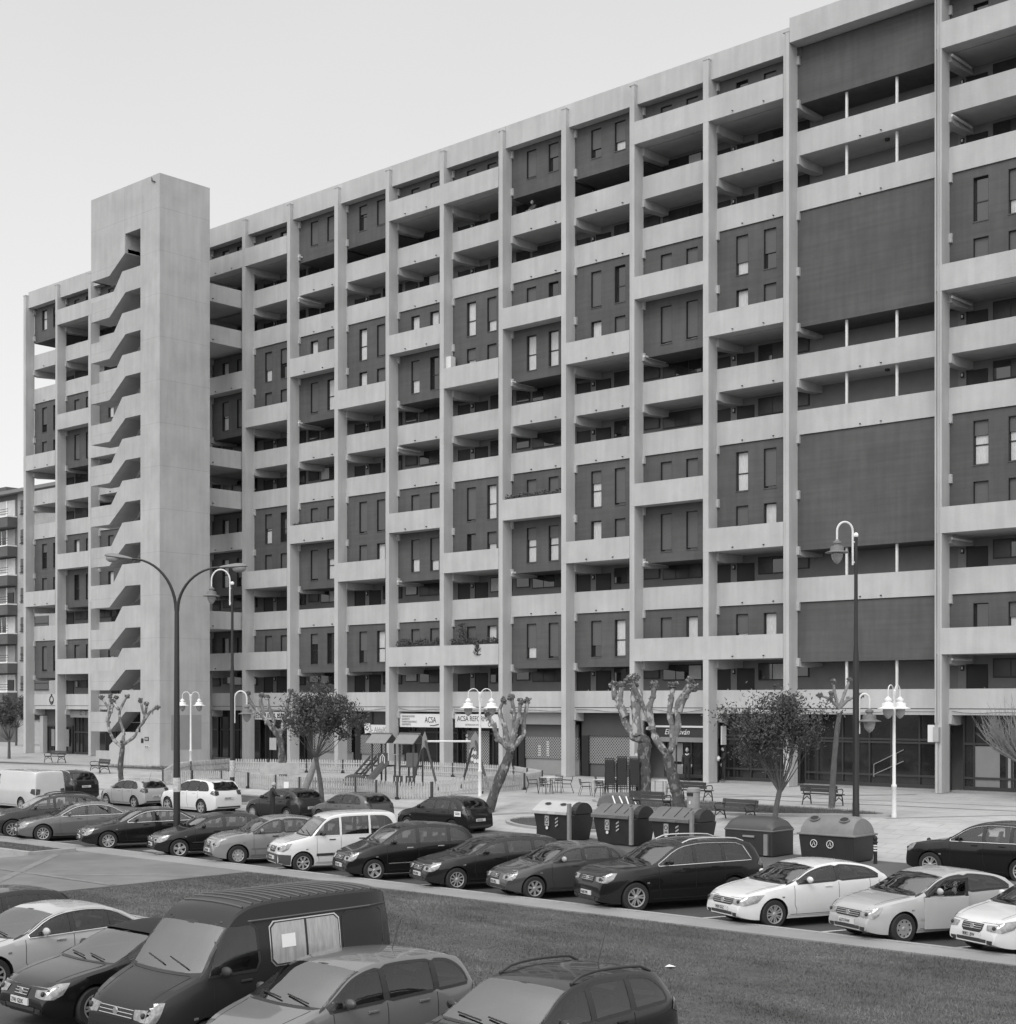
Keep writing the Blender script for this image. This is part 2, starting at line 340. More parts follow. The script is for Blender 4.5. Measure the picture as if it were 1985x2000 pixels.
grass('grass', 260000, (-36.85, -6), (17.7, 28.75), .068, 'short dark grass of the lawn in front of the parked row')
grass('grass', 9000, (-56, -46.6), (27.0, 28.72), .088, 'short grass of the small left bed by the footpath', seed=2)

q = random.Random(9)
for (x, y, z, lab) in ((-17.6, 24.0, .1, 'scrap of white paper lying on the lawn'),):
    b = MB(); b.add([(-.09, -.07, 0), (.1, -.05, .02), (.07, .09, .0), (-.08, .06, .03)], [(0, 1, 2, 3)], white_m); o = b.build('paper_scrap'); o.location = (x, y, z); tag(o, lab, 'litter')
b = MB(); b.lathe([(.34, 0), (.34, .012), (.0, .014)], (0, 0, 0), iron, 20); o = b.build('manhole_cover'); o.location = (-21.5, 49.2, gz(49.2) + .006); tag(o, 'dark round manhole cover in the open paving at right', 'manhole cover')
# planted beds in the plaza
def bed(name, pts, label):
    b = MB(); n = len(pts); cx = sum(p[0] for p in pts) / n; cy = sum(p[1] for p in pts) / n
    zt = lambda y: gz(y)
    inner = [((p[0] - cx) * .93 + cx, (p[1] - cy) * .9 + cy) for p in pts]
    vs = [(p[0], p[1], zt(p[1]) - .1) for p in pts] + [(p[0], p[1], zt(p[1]) + .10) for p in pts] + [(p[0], p[1], zt(p[1]) + .10) for p in inner] + [(p[0], p[1], zt(p[1]) + .04) for p in inner]
    fs = []
    for i in range(n):
        j = (i + 1) % n
        for a in (0, n, 2 * n): fs.append((a + i, a + j, a + n + j, a + n + i))
    b.add(vs, fs, kerb_m)
    b.add([(p[0], p[1], zt(p[1]) + .05) for p in inner] + [(cx, cy, zt(cy) + .1)], [(i, (i + 1) % n, n) for i in range(n)], soil_m)
    tag(b.build(name), label, 'flower bed', kind='structure')
def ell(cx, cy, rx, ry, n=28, rot=0):
    return [(cx + rx * math.cos(2 * math.pi * i / n) * math.cos(rot) - ry * math.sin(2 * math.pi * i / n) * math.sin(rot), cy + rx * math.cos(2 * math.pi * i / n) * math.sin(rot) + ry * math.sin(2 * math.pi * i / n) * math.cos(rot)) for i in range(n)]
bed('planted_bed', ell(-34.2, 50.9, 7.0, 1.75, rot=R(2)), 'long low kerbed bed with dark ground cover among the benches')
grass('ground_cover', 9000, (-41, -27.5), (49.2, 52.6), None, 'dark ground cover in the kerbed bed among the benches', h=(.03, .14), seed=3, test=lambda x, y: ((x + 34.2) / 6.4) ** 2 + ((y - 50.9) / 1.5) ** 2 < 1)
bed('planted_bed', ell(-39.0, 46.2, 3.2, 1.0), 'small kerbed bed behind the black hatchback')
grass('ground_cover', 2500, (-42, -36), (45.2, 47.2), None, 'dark ground cover in the small bed behind the black hatchback', h=(.03, .1), seed=4, test=lambda x, y: ((x + 39) / 2.9) ** 2 + ((y - 46.2) / .85) ** 2 < 1)
bed('planted_bed', ell(-79.5, 55.2, 7.6, 1.5, rot=R(4)), 'kerbed bed at the foot of the stair tower')
grass('ground_cover', 5000, (-87, -72), (53.5, 57), None, 'ground cover at the foot of the stair tower', h=(.05, .18), seed=5, test=lambda x, y: ((x + 79.5) / 7.1) ** 2 + ((y - 55.2) / 1.3) ** 2 < 1)
bed('planted_bed', ell(-95.5, 53.6, 9.5, 1.2, rot=R(8)), 'low kerbed bed at far left beside a bench')
bed('planted_bed', ell(-62.0, 46.4, 5.5, .9), 'narrow kerbed bed behind the white parked car')

# ------------------------------------------------------------------ apartment block
BAY = 4.885; XM = -41.05; Y0, Y1, YW, YG = 65.5, 66.25, 66.33, 68.5
def PX(i): return XM + (i - 15) * BAY if i <= 15 else -32.83 + (i - 16) * BAY
top = lambda k: 5.89 + 2.82 * k
bot = lambda k: top(k) - 1.22
flo = lambda k: top(k) - 0.97
ZB = 1.02
NP = 19
blk = thing('apartment_building', (-70, 66, 0), 'long eleven storey concrete apartment block with open galleries and dark render boxes', 'apartment block')
blk.location = (0, 0, 0)
# core body
b = MB()
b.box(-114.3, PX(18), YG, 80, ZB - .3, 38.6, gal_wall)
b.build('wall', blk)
b = MB(); b.box(-114.3, PX(15) + .3, 66.4, 80.2, 38.6, 38.95, concrete); b.box(PX(15) + .3, PX(18), 66.4, 80.2, 38.6, 39.25, concrete); b.box(-115.3, -114.4, 69.6, 75, 37.0, 40.6, gal_wall); b.build('roof', blk)
# roof fascia per pair of bays
for i0, i1 in ((0, 1), (1, 3), (3, 5), (5, 7), (7, 9), (9, 11), (11, 13), (13, 15)):
    b = MB(); b.box(PX(i0) + (.35 if i0 == 0 else .36 if i0 % 2 else .3), PX(i1) + .335, Y0 + .25, Y0 + .9, 37.95, 39.27, concrete); b.build('roof_parapet', blk)
b = MB(); b.box(PX(15) + .37, PX(18) + .3, Y0 + .0, Y0 + .9, 38.37, 39.6, concrete); b.build('roof_parapet', blk)
# floor slabs (continuous), gallery soffits
for kx in range(0, 12):
    b = MB(); b.box(-114.3, PX(18), Y1 + .16, YG, flo(kx) - .25, flo(kx) - .002, soffit_m); b.build('floor_slab', blk)
# pillars with beams
for i in range(NP):
    x = PX(i); b = MB(); odd = i % 2 == 1 or i == 16; zt = 38.95 if i < 16 else 39.55
    if odd:
        b.box(x, x + .10, Y0 + .03, Y1, ZB, zt, concrete); b.box(x + .13, x + .35, Y0, Y1 + .06, ZB, zt, concrete); b.box(x + .09, x + .14, Y0 + .06, Y1, ZB, zt - .05, concrete_gallery)
    else: b.box(x, x + .35, Y0, Y1 + .06, ZB, zt, concrete)
    if i == 16:
        b.tube([(x + .06, Y0 - .05, 4.3), (x + .06, Y0 - .05, 39)], .035, concrete); b.tube([(x + .2, Y0 - .05, 4.3), (x + .2, Y0 - .05, 39)], .03, concrete)
    if i == 15: b.box(x + .352, x + .6, Y1 + .02, YW + .3, 37.8, 38.6, render_dark)
    b.box(x - .02, x + .37, Y0 - .02, Y0 + .4, zt, zt + .06, concrete)
    b.build('pillar', blk)
nbeam = 0; rest_b = MB()
for i in reversed(range(NP)):
    x = PX(i)
    for z1 in [flo(kx) - .25 for kx in range(12)] + [37.9]:
        b = MB() if nbeam < 100 else rest_b
        b.prism([(Y1 - .05, z1 - .42), (Y1 + .5, z1 - .50), (YG, z1 - .38), (YG, z1), (Y1 - .05, z1)], 'x', x + .02, x + .5, concrete)
        if nbeam < 100: b.build('floor_beam', blk)
        nbeam += 1
tag(rest_b.build('floor_beams', blk), kind='stuff')
# gallery parapets: six long bands behind the pillars
def spouts(b, x0, x1, y, z):
    n = max(1, int((x1 - x0) / 2.4))
    for j in range(n):
        for xx in (x0 + (x1 - x0) * (j + .33) / n, x0 + (x1 - x0) * (j + .78) / n):
            if (j + int(x0)) % 2 or n == 2: b.tube([(xx, y + .02, z), (xx, y - .12, z - .03)], .03, plastic_dark, 6)
for kx in (0, 2, 5, 6, 9, 10):
    b = MB(); zb = bot(kx) if kx else 4.97
    b.box(-114.3 + .35, PX(18), Y1, Y1 + .15, zb, top(kx), concrete)
    if kx: 
        for i in range(18): spouts(b, PX(i) + .6, PX(i + 1) - .1, Y1, bot(kx) + .14)
    else: b.box(-114.3 + .35, PX(18), Y1 + .03, Y1 + .3, 4.66, 4.93, concrete); b.box(-114.3, PX(18), Y1 + .05, Y1 + .2, 4.9, 4.98, frame_m)
    b.build('gallery_parapet', blk)
TYPES = [(7, 3), (11, 8, 4, 1), (11, 7, 3, 1), (8, 4)]
def btype(i):
    if i <= 14: return TYPES[i % 4]
    return {16: (11, 7, 3, 1), 17: (8, 4)}.get(i)
def room_wall(b, x0, x1, z0, z1, wins, m):
    """render wall with real window holes: strips around the openings; wins = [(xa, xb, za, zb)]"""
    cols = sorted(set([x0, x1] + [w[0] for w in wins] + [w[1] for w in wins]))
    for a, c in zip(cols, cols[1:]):
        hs = sorted([(w[2], w[3]) for w in wins if w[0] <= a + 1e-6 and w[1] >= c - 1e-6])
        z = z0
        for (u, v) in hs:
            if u > z: b.box(a, c, YW, YW + .26, z, u, m)
            z = v
        if z < z1: b.box(a, c, YW, YW + .26, z, z1, m)
WIN = []   # (distance key, data)
wr = random.Random(3)
special_open = {}
for i in list(range(0, 15)) + [16, 17]:
    ty = btype(i); xa = PX(i); xb = PX(i + 1)
    for (k0, k1) in ((1, 1), (3, 4), (7, 8), (11, 11)):
        zlo = flo(k0) - (.5 if k0 < 11 else .85) if k0 not in ty else flo(k0) - .2
        zhi = bot(k1 + 1) - .03 if k1 < 11 else 38.3
        wins = []
        for kx in range(k0, k1 + 1):
            for (u, v) in ((1.505, 2.265), (3.205, 3.975)):
                dz = .42 if kx == 11 else 0
                wins.append((xa + u, xa + v, flo(kx) + .07, flo(kx) + 2.12 - dz))
                WIN.append((xa + u, xa + v, flo(kx) + .07, flo(kx) + 2.12 - dz, i, kx))
        b = MB(); room_wall(b, xa + .34, xb + .02, zlo, zhi, wins, render_dark)
        if k0 not in ty: b.box(xa + .34, xb + .02, YW + .262, YG - .01, zlo, flo(k0) - .255, render_dark)
        b.box(xa + .34, xb + .02, YG - .6, YG - .01, flo(k0), zhi, render_dark)
        b.box(xa + .34, xa + .38, YW + .27, YG - .02, zlo, zhi, render_dark)
        b.box(xb - .04, xb, YW + .27, YG - .02, zlo, zhi, render_dark)
        b.build('render_box', blk)
    for kx in ty:
        b = MB(); xl = xa + (.14 if i % 2 else .0); 
        b.box(xl, xb - .003, Y0 - .006, Y0 + .16, bot(kx), top(kx), concrete)
        b.box(xa + .35, xb - .003, Y0 + .16, Y1 + .1, bot(kx), flo(kx), soffit_m)
        spouts(b, xa + .5, xb - .2, Y0, bot(kx) + .16)
        b.build('balcony', blk)
# blank double bay
xa, xb = PX(15), PX(16)
for (k0, k1) in ((1, 1), (3, 4), (7, 8), (11, 11)):
    b = MB(); b.box(xa + .34, xb, YW, YG - .01, flo(k0) - .45, (bot(k1 + 1) - .03) if k1 < 11 else 38.34, render_dark); b.build('blank_wall', blk)
for kx in (0, 2, 5, 6, 9, 10):
    for dx in (2.98, 5.71):
        b = MB(); b.lathe([(.075, flo(kx)), (.075, flo(kx + 1) - .26)], (xa + dx, Y1 + .35, 0), pole_white, 12); b.build('thin_column', blk, smooth=True)
    b = MB(); b.lathe([(.12, flo(kx + 1) - .36), (.12, flo(kx + 1) - .25)], (xa + 4.9, Y1 + .9, 0), plastic_dark, 10); b.build('ceiling_light', blk)
# room windows: the hundred that show largest as parts, the rest as one
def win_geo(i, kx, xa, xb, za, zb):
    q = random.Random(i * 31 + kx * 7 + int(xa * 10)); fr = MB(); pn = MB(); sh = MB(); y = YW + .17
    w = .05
    fr.box(xa, xa + .025, YW + .012, y, za, zb, frame_m); fr.box(xb - .02, xb, YW + .012, y, za, zb, frame_m); fr.box(xa + .025, xb - .02, YW + .012, y, zb - .02, zb, frame_m)  # added dark lining, sides and top: reveal shadow lines put into the colour
    fr.box(xa, xa + w, y, y + .06, za, zb, frame_m); fr.box(xb - w, xb, y, y + .06, za, zb, frame_m); fr.box(xa + w, xb - w, y, y + .06, zb - w, zb, frame_m); fr.box(xa + w, xb - w, y, y + .06, za, za + w, frame_m)
    zm = za + .92; fr.box(xa + w, xb - w, y, y + .06, zm - .03, zm + .03, frame_m)
    fr.box(xa - .02, xb + .02, YW - .03, YW + .12, za - .05, za - .003, render_dark)
    r_ = q.random(); drop = 0 if r_ < .22 else (zb - za - .06) * q.choice([.98, .97, .62, .7, .5, .35, .97])
    cur = q.random() < .75 and drop < 1.6
    gz1 = zb - drop
    if drop: sh.box(xa + .03, xb - .024, y - .05, y - .015, gz1, zb - .03, shutter_m)
    if gz1 > za + .1:
        pn.box(xa + w, xb - w, y + .03, y + .04, za + w, gz1, curtain_m if cur else glass_m)
    else: pn.box(xa + w, xb - w, y + .03, y + .04, za + w, zb - w, glass_m)
    return fr, pn, sh
WIN.sort(key=lambda w: -w[0])
rest = MB()
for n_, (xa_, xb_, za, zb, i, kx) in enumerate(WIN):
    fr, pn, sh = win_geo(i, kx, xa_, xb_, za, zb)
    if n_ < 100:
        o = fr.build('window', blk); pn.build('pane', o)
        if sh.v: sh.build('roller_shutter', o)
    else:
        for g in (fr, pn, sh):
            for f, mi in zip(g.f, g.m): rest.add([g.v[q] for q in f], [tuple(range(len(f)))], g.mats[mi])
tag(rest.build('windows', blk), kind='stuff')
# gallery doors, windows, lamps on the back wall (two-bay rhythm)
gd = MB(); gwn = 0
for kx in (0, 2, 5, 6, 9, 10):
    f0 = flo(kx)
    for i in range(0, 18, 2):
        x = PX(i) if i != 16 else PX(16)
        if i == 0: x = PX(0) + 1.6
        for (u, v) in ((-1.25, -.27), (.21, 1.23)):
            if i == 16 and u < 0: continue
            b = MB(); b.box(x + u, x + v, YG - .05, YG - .003, f0, f0 + 2.15, door_m); b.box(x + u - .05, x + u, YG - .07, YG - .003, f0, f0 + 2.2, frame_m)
            b.box(x + v - .16, x + v - .1, YG - .1, YG - .05, f0 + 1.0, f0 + 1.06, chrome)
            if i >= 6: b.build('door', blk)
            else: gd.v, gd.f, gd.m, gd.mats = gd.v, gd.f, gd.m, gd.mats; [gd.add([b.v[q] for q in f], [tuple(range(len(f)))], b.mats[mi]) for f, mi in zip(b.f, b.m)]
        if i >= 6:
            b = MB(); b.box(x - .27, x + .21, YG - .03, YG - .002, f0, f0 + 2.5, concrete_gallery); b.box(x - .1, x + .04, YG - .12, YG - .03, f0 + 1.85, f0 + 2.1, frame_m); b.box(x - .07, x + .01, YG - .135, YG - .12, f0 + 1.92, f0 + 2.05, white_m); b.build('wall_lamp', blk)
        for (u, v, zs) in ((1.5, 3.3, 1.5), (3.65, 4.75, 1.65), (4.97, 7.65, 1.55)):
            if i == 14 and u > 4.8: continue
            if i == 14 and u > 3.5: v = 4.6
            q = random.Random(i * 5 + kx * 3 + int(u)); b = MB(); z0 = f0 + zs; z1 = f0 + 2.42; xm = x + u + (v - u) * .5
            b.box(x + u, x + v, YG - .06, YG - .003, z0, z1, frame_m)
            nn = 2 if v - u > 1.5 else 1
            nn = 3 if v - u > 2.3 else nn
            for j in range(nn):
                a = x + u + .06 + (v - u - .06) * j / nn; c = x + u + (v - u - .06) * (j + 1) / nn
                b.box(a, c, YG - .07, YG - .06, z0 + .06, z1 - .06, curtain_m if q.random() < .07 else mat('gallery_glass', .03, .3, .5, 2) if q.random() < .5 else glass_m)
            if i >= 8: b.build('gallery_window', blk)
            else: [gd.add([b.v[q2] for q2 in f], [tuple(range(len(f)))], b.mats[mi]) for f, mi in zip(b.f, b.m)]
tag(gd.build('gallery_openings', blk), kind='stuff')
# retractable awnings / tubes under some galleries
for (i, kx) in ((7, 11), (7, 10), (11, 7), (9, 6), (16, 11), (16, 10), (16, 7), (13, 7), (11, 3), (13, 3), (9, 3), (16, 3), (7, 7), (16, 1)):
    x = PX(i) + .62; z = bot(kx) - .22
    b = MB(); b.tube([(x, Y1 - .25, z), (x, YG - .5, z)], .06, pole_white, 8); b.build('awning_tube', blk)
b = MB(); b.box(PX(10) + .05, PX(10) + .75, Y0 + .2, Y0 + .62, top(7), top(7) + .75, sign_m); b.build('air_conditioner', blk, bevel=.01)

# stair tower
YT = 57.6; XL, X1, X2, X3, X4, X5, X6 = -91.6, -89.35, -89.0, -87.8, -87.4, -85.65, -83.45
def onY(x, Y):
    t = (x - 992.5) / 2950; s_, c_ = math.sin(R(42.4)), math.cos(R(42.4)); z = Y / (t * s_ + c_); return t * z * c_ - z * s_
XL, X1, X2, X3, X4, X5, X6 = [onY(v, YT) for v in (178, 213.5, 219, 239, 245.3, 274.5, 312)]
tw = thing('stair_tower', ((XL + X6) / 2, YT + 2, ZB), 'tall concrete stair tower with sawtooth stair openings in front of the block', 'stair tower')
T0 = Vector(tw.location)
def joints(m):
    t_ = m.node_tree; n = t_.nodes; l = t_.links; b_ = n['Principled BSDF']; src = b_.inputs['Base Color'].links[0].from_socket
    co = n.new('ShaderNodeTexCoord'); sp = n.new('ShaderNodeSeparateXYZ'); cb = n.new('ShaderNodeCombineXYZ'); br = n.new('ShaderNodeTexBrick'); br.inputs['Scale'].default_value = 1; br.inputs['Brick Width'].default_value = 400; br.inputs['Row Height'].default_value = 2.82; br.inputs['Mortar Size'].default_value = .018; br.inputs['Mortar Smooth'].default_value = .6
    br.inputs['Color1'].default_value = (1, 1, 1, 1); br.inputs['Color2'].default_value = (1, 1, 1, 1); br.inputs['Mortar'].default_value = (.72, .72, .72, 1); br.offset = 0
    l.new(co.outputs['Object'], sp.inputs[0]); l.new(sp.outputs[0], cb.inputs[0]); l.new(sp.outputs[2], cb.inputs[1]); l.new(cb.outputs[0], br.inputs['Vector'])
    mm = n.new('ShaderNodeMix'); mm.data_type = 'RGBA'; mm.blend_type = 'MULTIPLY'; mm.inputs[0].default_value = .8; l.new(src, mm.inputs[6]); l.new(br.outputs['Color'], mm.inputs[7]); l.new(mm.outputs[2], b_.inputs['Base Color'])
joints(concrete_tower)
def tb(b, name, **kw):
    b.v = [(x - T0.x, y - T0.y, z - T0.z) for x, y, z in b.v]; return b.build(name, tw, **kw)
YB = YT + 4.0; TT = 39.9; th = .22
b = MB(); b.box(X5, X6, YT, YT + th, ZB, TT, concrete_tower); b.box(X6 - .25, X6, YT + th, YB, ZB, TT, concrete_tower); b.box(X5 + .05, X6 - .25, YB - .2, YB, ZB, TT, concrete_tower)
tb(b, 'pier_wall')
n1 = lambda n: (32.8 - 2.82 * n, 31.44 - 2.82 * n)
b = MB()   # crown above the stairs
a_t, a_b = n1(-1)
b.prism([(XL, TT), (XL, a_b + .0), (X1, a_b), (X4 - .05, 35.45 + .0), (X4 - .05, 36.73), (X5, 36.73), (X5, TT)], 'y', YT, YT + th, concrete_tower)
b.prism([(XL, a_b), (X1, a_b), (X4 - .05, 35.45), (X4 - .05, 35.75), (X1, a_b + .3), (XL, a_b + .3)], 'y', YT + th, YT + 1.55, soffit_m); b.box(X4 - .27, X4 - .05, YT + th, YT + 1.55, 35.5, 36.73, concrete_tower); b.box(X4 - .05, X5, YT + th, YT + 1.55, 36.73, 36.9, soffit_m); b.box(XL, XL + .22, YT + th, YT + 1.6, a_b, TT, concrete_tower); b.box(XL, X5, YT + th, YB, TT - .25, TT - .02, concrete_tower); b.box(XL + .22, X6 - .25, YB - .2, YB - .01, 33.5, TT - .3, concrete_tower)
tb(b, 'crown_wall')
for n in range(-1, 10):
    t_, bt_ = n1(n + 1); uo = bt_ + 1.36   # next opening top right ; band between
    z_lt = bt_ + 1.34                      # top of band at left (bottom of opening n, left)
    z_rt = n1(n)[1]                        # bottom of opening n, right
    b = MB()
    poly = [(XL, bt_), (X1, bt_), (X4, t_), (X5, t_), (X5, z_rt), (X3, z_rt), (X2 - .1, z_lt), (XL, z_lt)]
    b.prism(poly, 'y', YT, YT + .16, concrete_tower)
    b.prism([(XL, bt_), (X1, bt_), (X4, t_), (X5, t_), (X5, t_ + .3), (X3 + .1, t_ + .3), (X1 + .3, bt_ + .3), (XL, bt_ + .3)], 'y', YT + .16, YT + 1.55, soffit_m)
    if n >= 0: b.prism([(X1 - .2, bt_ + .3), (X5, t_ + .3), (X5, t_ + .1), (X1 - .2, bt_ + .1)], 'y', YT + 1.62, YT + 3.0, soffit_m)
    tb(b, 'stair_flight')
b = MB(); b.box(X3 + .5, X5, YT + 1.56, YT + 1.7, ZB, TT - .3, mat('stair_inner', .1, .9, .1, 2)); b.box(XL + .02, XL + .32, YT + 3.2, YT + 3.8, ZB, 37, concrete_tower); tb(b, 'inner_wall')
b = MB(); z9 = n1(10)
b.prism([(X1, ZB), (X5, ZB), (X5, z9[1]), (X3 - .1, z9[1]), (X1, ZB + 1.3)], 'y', YT, YT + .2, concrete_tower)
b.box(XL + .1, X1, YT + .3, YT + .4, ZB, ZB + .9, concrete_tower); tb(b, 'base_wall')
b = MB(); b.box(XL, X5, YT + 1.2, YT + 1.25, ZB, z9[0], shopglass)
for xx in (XL + .6, XL + 1.2, X1 + .2, X2 + .5, X3, X4 + .5): b.box(xx, xx + .06, YT + 1.16, YT + 1.2, ZB, z9[0], frame_m)
b.box(X2, X5, YT + 1.15, YT + 1.2, z9[1] + .6, z9[1] + .66, steel_m); tb(b, 'glazed_screen')
b = MB(); b.box(X6, X6 + .012, YT + .9, YT + 3.3, 2.1, 4.4, mat('repair_patch', .27, .9, .06, 2)); tb(b, 'repair_patch')
b = MB(); b.box(X5 + .1, X5 + .35, YT - .03, YT, 2.55, 2.85, black_m); b.box(X5 + .5, X5 + .95, YT - .03, YT, 2.7, 2.95, black_m); b.box(X5 + .55, X5 + .9, YT - .035, YT - .03, 2.74, 2.9, grey_print)
b.box(X5 + .5, X5 + 1.0, YT - .03, YT, 2.25, 2.35, sign_m); b.box(X5 + .55, X5 + .72, YT - .034, YT - .03, 2.27, 2.33, black_m); b.box(X5 + .77, X5 + .95, YT - .034, YT - .03, 2.27, 2.33, black_m); tb(b, 'notice')
b = MB(); b.tube([(X6 - .9, YT + .02, TT - .1), (X6 - .8, YT - .06, TT - .35), (X6 - .45, YT - .06, TT - .5)], .04, plastic_dark, 6); tb(b, 'drain_spout')
# bridges from the tower to the galleries
for kx in (2, 5, 6, 9, 10):
    b = MB(); b.box(-85.35, -85.2, YB, Y1 - .2, bot(kx), top(kx), concrete); b.box(-89.6, -89.45, YB, Y1 - .2, bot(kx), top(kx), concrete)
    b.tube([(-85.275, Y1 - .25, bot(kx)), (-85.275, Y1 - .25, top(kx))], .09, concrete)
    b.box(-89.45, -85.35, YB, Y1 + .15, flo(kx) - .25, flo(kx), soffit_m)
    b.tube([(-85.2, YB + 1.5, bot(kx) + .2), (-85.05, YB + 1.5, bot(kx) + .17)], .03, plastic_dark, 6)
    tb(b, 'bridge')

# ------------------------------------------------------------------ shop fronts at street level
YS = 67.1
def shop(i, name, label, fill, i2=None):
    xa = PX(i) + .35; xb = PX(i2 or i + 1); o = thing(name, ((xa + xb) / 2, YS, ZB), label, 'shop front', None); c = Vector(o.location)
    def P(b, nm, **kw): b.v = [(x - c.x, y - c.y, z - c.z) for x, y, z in b.v]; return b.build(nm, o, **kw)
    fill(o, c, P, xa, xb); return o
def glazing(P, xa, xb, z0, z1, bars, mid=None, y=YS, m=shopglass):
    b = MB(); b.box(xa, xb, y + .03, y + .05, z0, z1, m); P(b, 'glass')
    b = MB()
    for u in bars: x = xa + (xb - xa) * u; b.box(x - .045, x + .045, y - .04, y + .03, z0, z1, frame_m)
    for z in (mid or []): b.box(xa, xb, y - .05, y + .03, z, z + .1, plastic_dark)
    b.box(xa, xb, y - .05, y + .03, z0, z0 + .18, plastic_dark); P(b, 'window_frame')
def lattice(P, xa, xb, z0, z1, y=YS - .1):
    b = MB(); b.box(xa, xb, y, y + .01, z0, z1, lattice_m); P(b, 'security_grille')
def f_end(o, c, P, xa, xb):
    b = MB(); b.box(xa, xb, YS + .1, YS + .2, ZB, 4.7, render_dark); b.box(xa, xa + .5, YS - .3, YS + .1, ZB, 4.1, concrete); P(b, 'wall')
    glazing(P, xa + .75, xb, ZB, 3.3, (0, .25, .5, .75, 1), (3.2,))
    b = MB()
    for j in range(3): b.box(xa + 1.4 + j * 1.1, xa + 1.9 + j * 1.1, YS - .06, YS - .04, 1.6, 3.0, mat('pale_door_panel', .2, .6, .1, 2))
    P(b, 'door_panel')
    b = MB(); pts = [(xb - 1.75 + .28 * math.sin(a) * (1 if math.cos(a) > -.5 else .8), Y1 - .03, 5.4 + .34 * math.cos(a)) for a in [2 * math.pi * t / 16 for t in range(17)]]
    b.tube(pts, .035, black_m, 6); b.tube([(xb - 1.75, Y1 - .03, 5.08), (xb - 1.55, Y1 - .03, 5.25)], .03, black_m, 6); b.box(xb - 1.82, xb - 1.68, Y1 - .05, Y1 - .01, 5.76, 5.9, black_m); b.tube([(xb - 1.92, Y1 - .03, 5.32), (xb - 1.75, Y1 - .03, 5.2), (xb - 1.58, Y1 - .03, 5.32)], .03, black_m, 6); P(b, 'emblem')
shop(0, 'shop_front', 'leftmost shop front, a dark glazed door under a parapet with a ring shaped emblem', f_end)
def f_c3(o, c, P, xa, xb):
    glazing(P, xa, xb, ZB, 3.95, (0, .14, .45, .72, 1), (2.75,))
    b = MB(); b.box(xa + .1, xb, YS - .5, YS - .4, 4.0, 4.55, mat('sign_grey', .2, .6, .1, 2)); P(b, 'sign_board')
    text('lettering', 'C · 3', .5, (xa + 1.54 - c.x, -.52, 4.2 - c.z), black_m, o)
shop(1, 'shop_front', 'glazed shop front under a grey C·3 sign left of the stair tower', f_c3)
def f_dark(o, c, P, xa, xb): glazing(P, xa, xb, ZB, 4.66, (0, .2, .45, .7, 1), (3.2,))
for i in (2, 3, 4): shop(i, 'shop_front', ('dark glazed front hidden behind the stair tower, next to the C·3 shop', 'dark glazed front in the middle behind the stair tower', 'dark glazed front behind the stair tower, nearest the open portal')[i - 2], f_dark)
shop(5, 'entrance_front', 'dark entrance portal just right of the stair tower', f_dark)
def f_pel(o, c, P, xa, xb):
    glazing(P, xa + .3, xb, ZB, 4.0, (0, .12, .38, .66, 1), (3.55,))
    b = MB(); b.box(xa - .25, xb, YS - .75, YS - .62, 4.04, 4.58, sign_m); P(b, 'sign_board')
    text('lettering', 'PELUQUERIA MARBI', .5, (xa - c.x - .1, -.76, 4.13 - c.z), black_m, o, sx=.84)
    b = MB(); b.box(xa + .75, xa + 1.5, YS - .06, YS - .04, 1.9, 2.75, curtain_m); P(b, 'poster')
shop(6, 'shop_front', 'hairdresser front under a white PELUQUERIA sign', f_pel)
def f_gr(o, c, P, xa, xb):
    b = MB(); b.box(xa, xb, YS, YS + .1, ZB, ZB + .9, concrete_gallery); b.box(xa, xb, YS + .05, YS + .12, ZB + .9, 4.66, shopglass); b.box(xa, xa + .6, YS - .1, YS, ZB, 4.66, frame_m); P(b, 'wall')
    lattice(P, xa + .6, xb, ZB + .9, 3.9)
shop(7, 'shop_front', 'shuttered front with a lattice grille behind the bushy round tree', f_gr)
def f_ald(o, c, P, xa, xb):
    b = MB(); b.box(xa, xb, YS, YS + .1, ZB, ZB + .85, concrete_gallery); b.box(xa, xa + .55, YS - .1, YS, ZB, 4.66, frame_m); b.box(xa, xb, YS + .04, YS + .12, 3.7, 4.66, mat('clerestory', .06, .2, .1, 2))
    for u in (1.5, 3.0): b.box(xa + u, xa + u + .12, YS - .02, YS + .04, 3.7, 4.66, frame_m)
    P(b, 'wall'); lattice(P, xa + .55, xb, ZB + .85, 3.1)
    b = MB(); b.box(xa + 1.9, xb, YS - .5, YS - .4, 3.2, 3.78, sign_m); P(b, 'sign_board')
    text('lettering', 'AldaiKa', .5, (xa + 2.3 - c.x, -.51, 3.3 - c.z), grey_print, o, sx=.85)
    b = MB(); b.obox((xa + 1.75, YS - .58, 3.55), (.26, 0, .04), (0, .02, 0), (-.04, 0, .3), sign_m); b.tube([(xa + 1.6, YS - .62, 3.5), (xa + 1.78, YS - .62, 3.42), (xa + 1.9, YS - .62, 3.55)], .03, black_m, 6); P(b, 'logo_panel')
shop(8, 'shop_front', 'shop front with an AldaiKa sign above a lattice grille', f_ald)
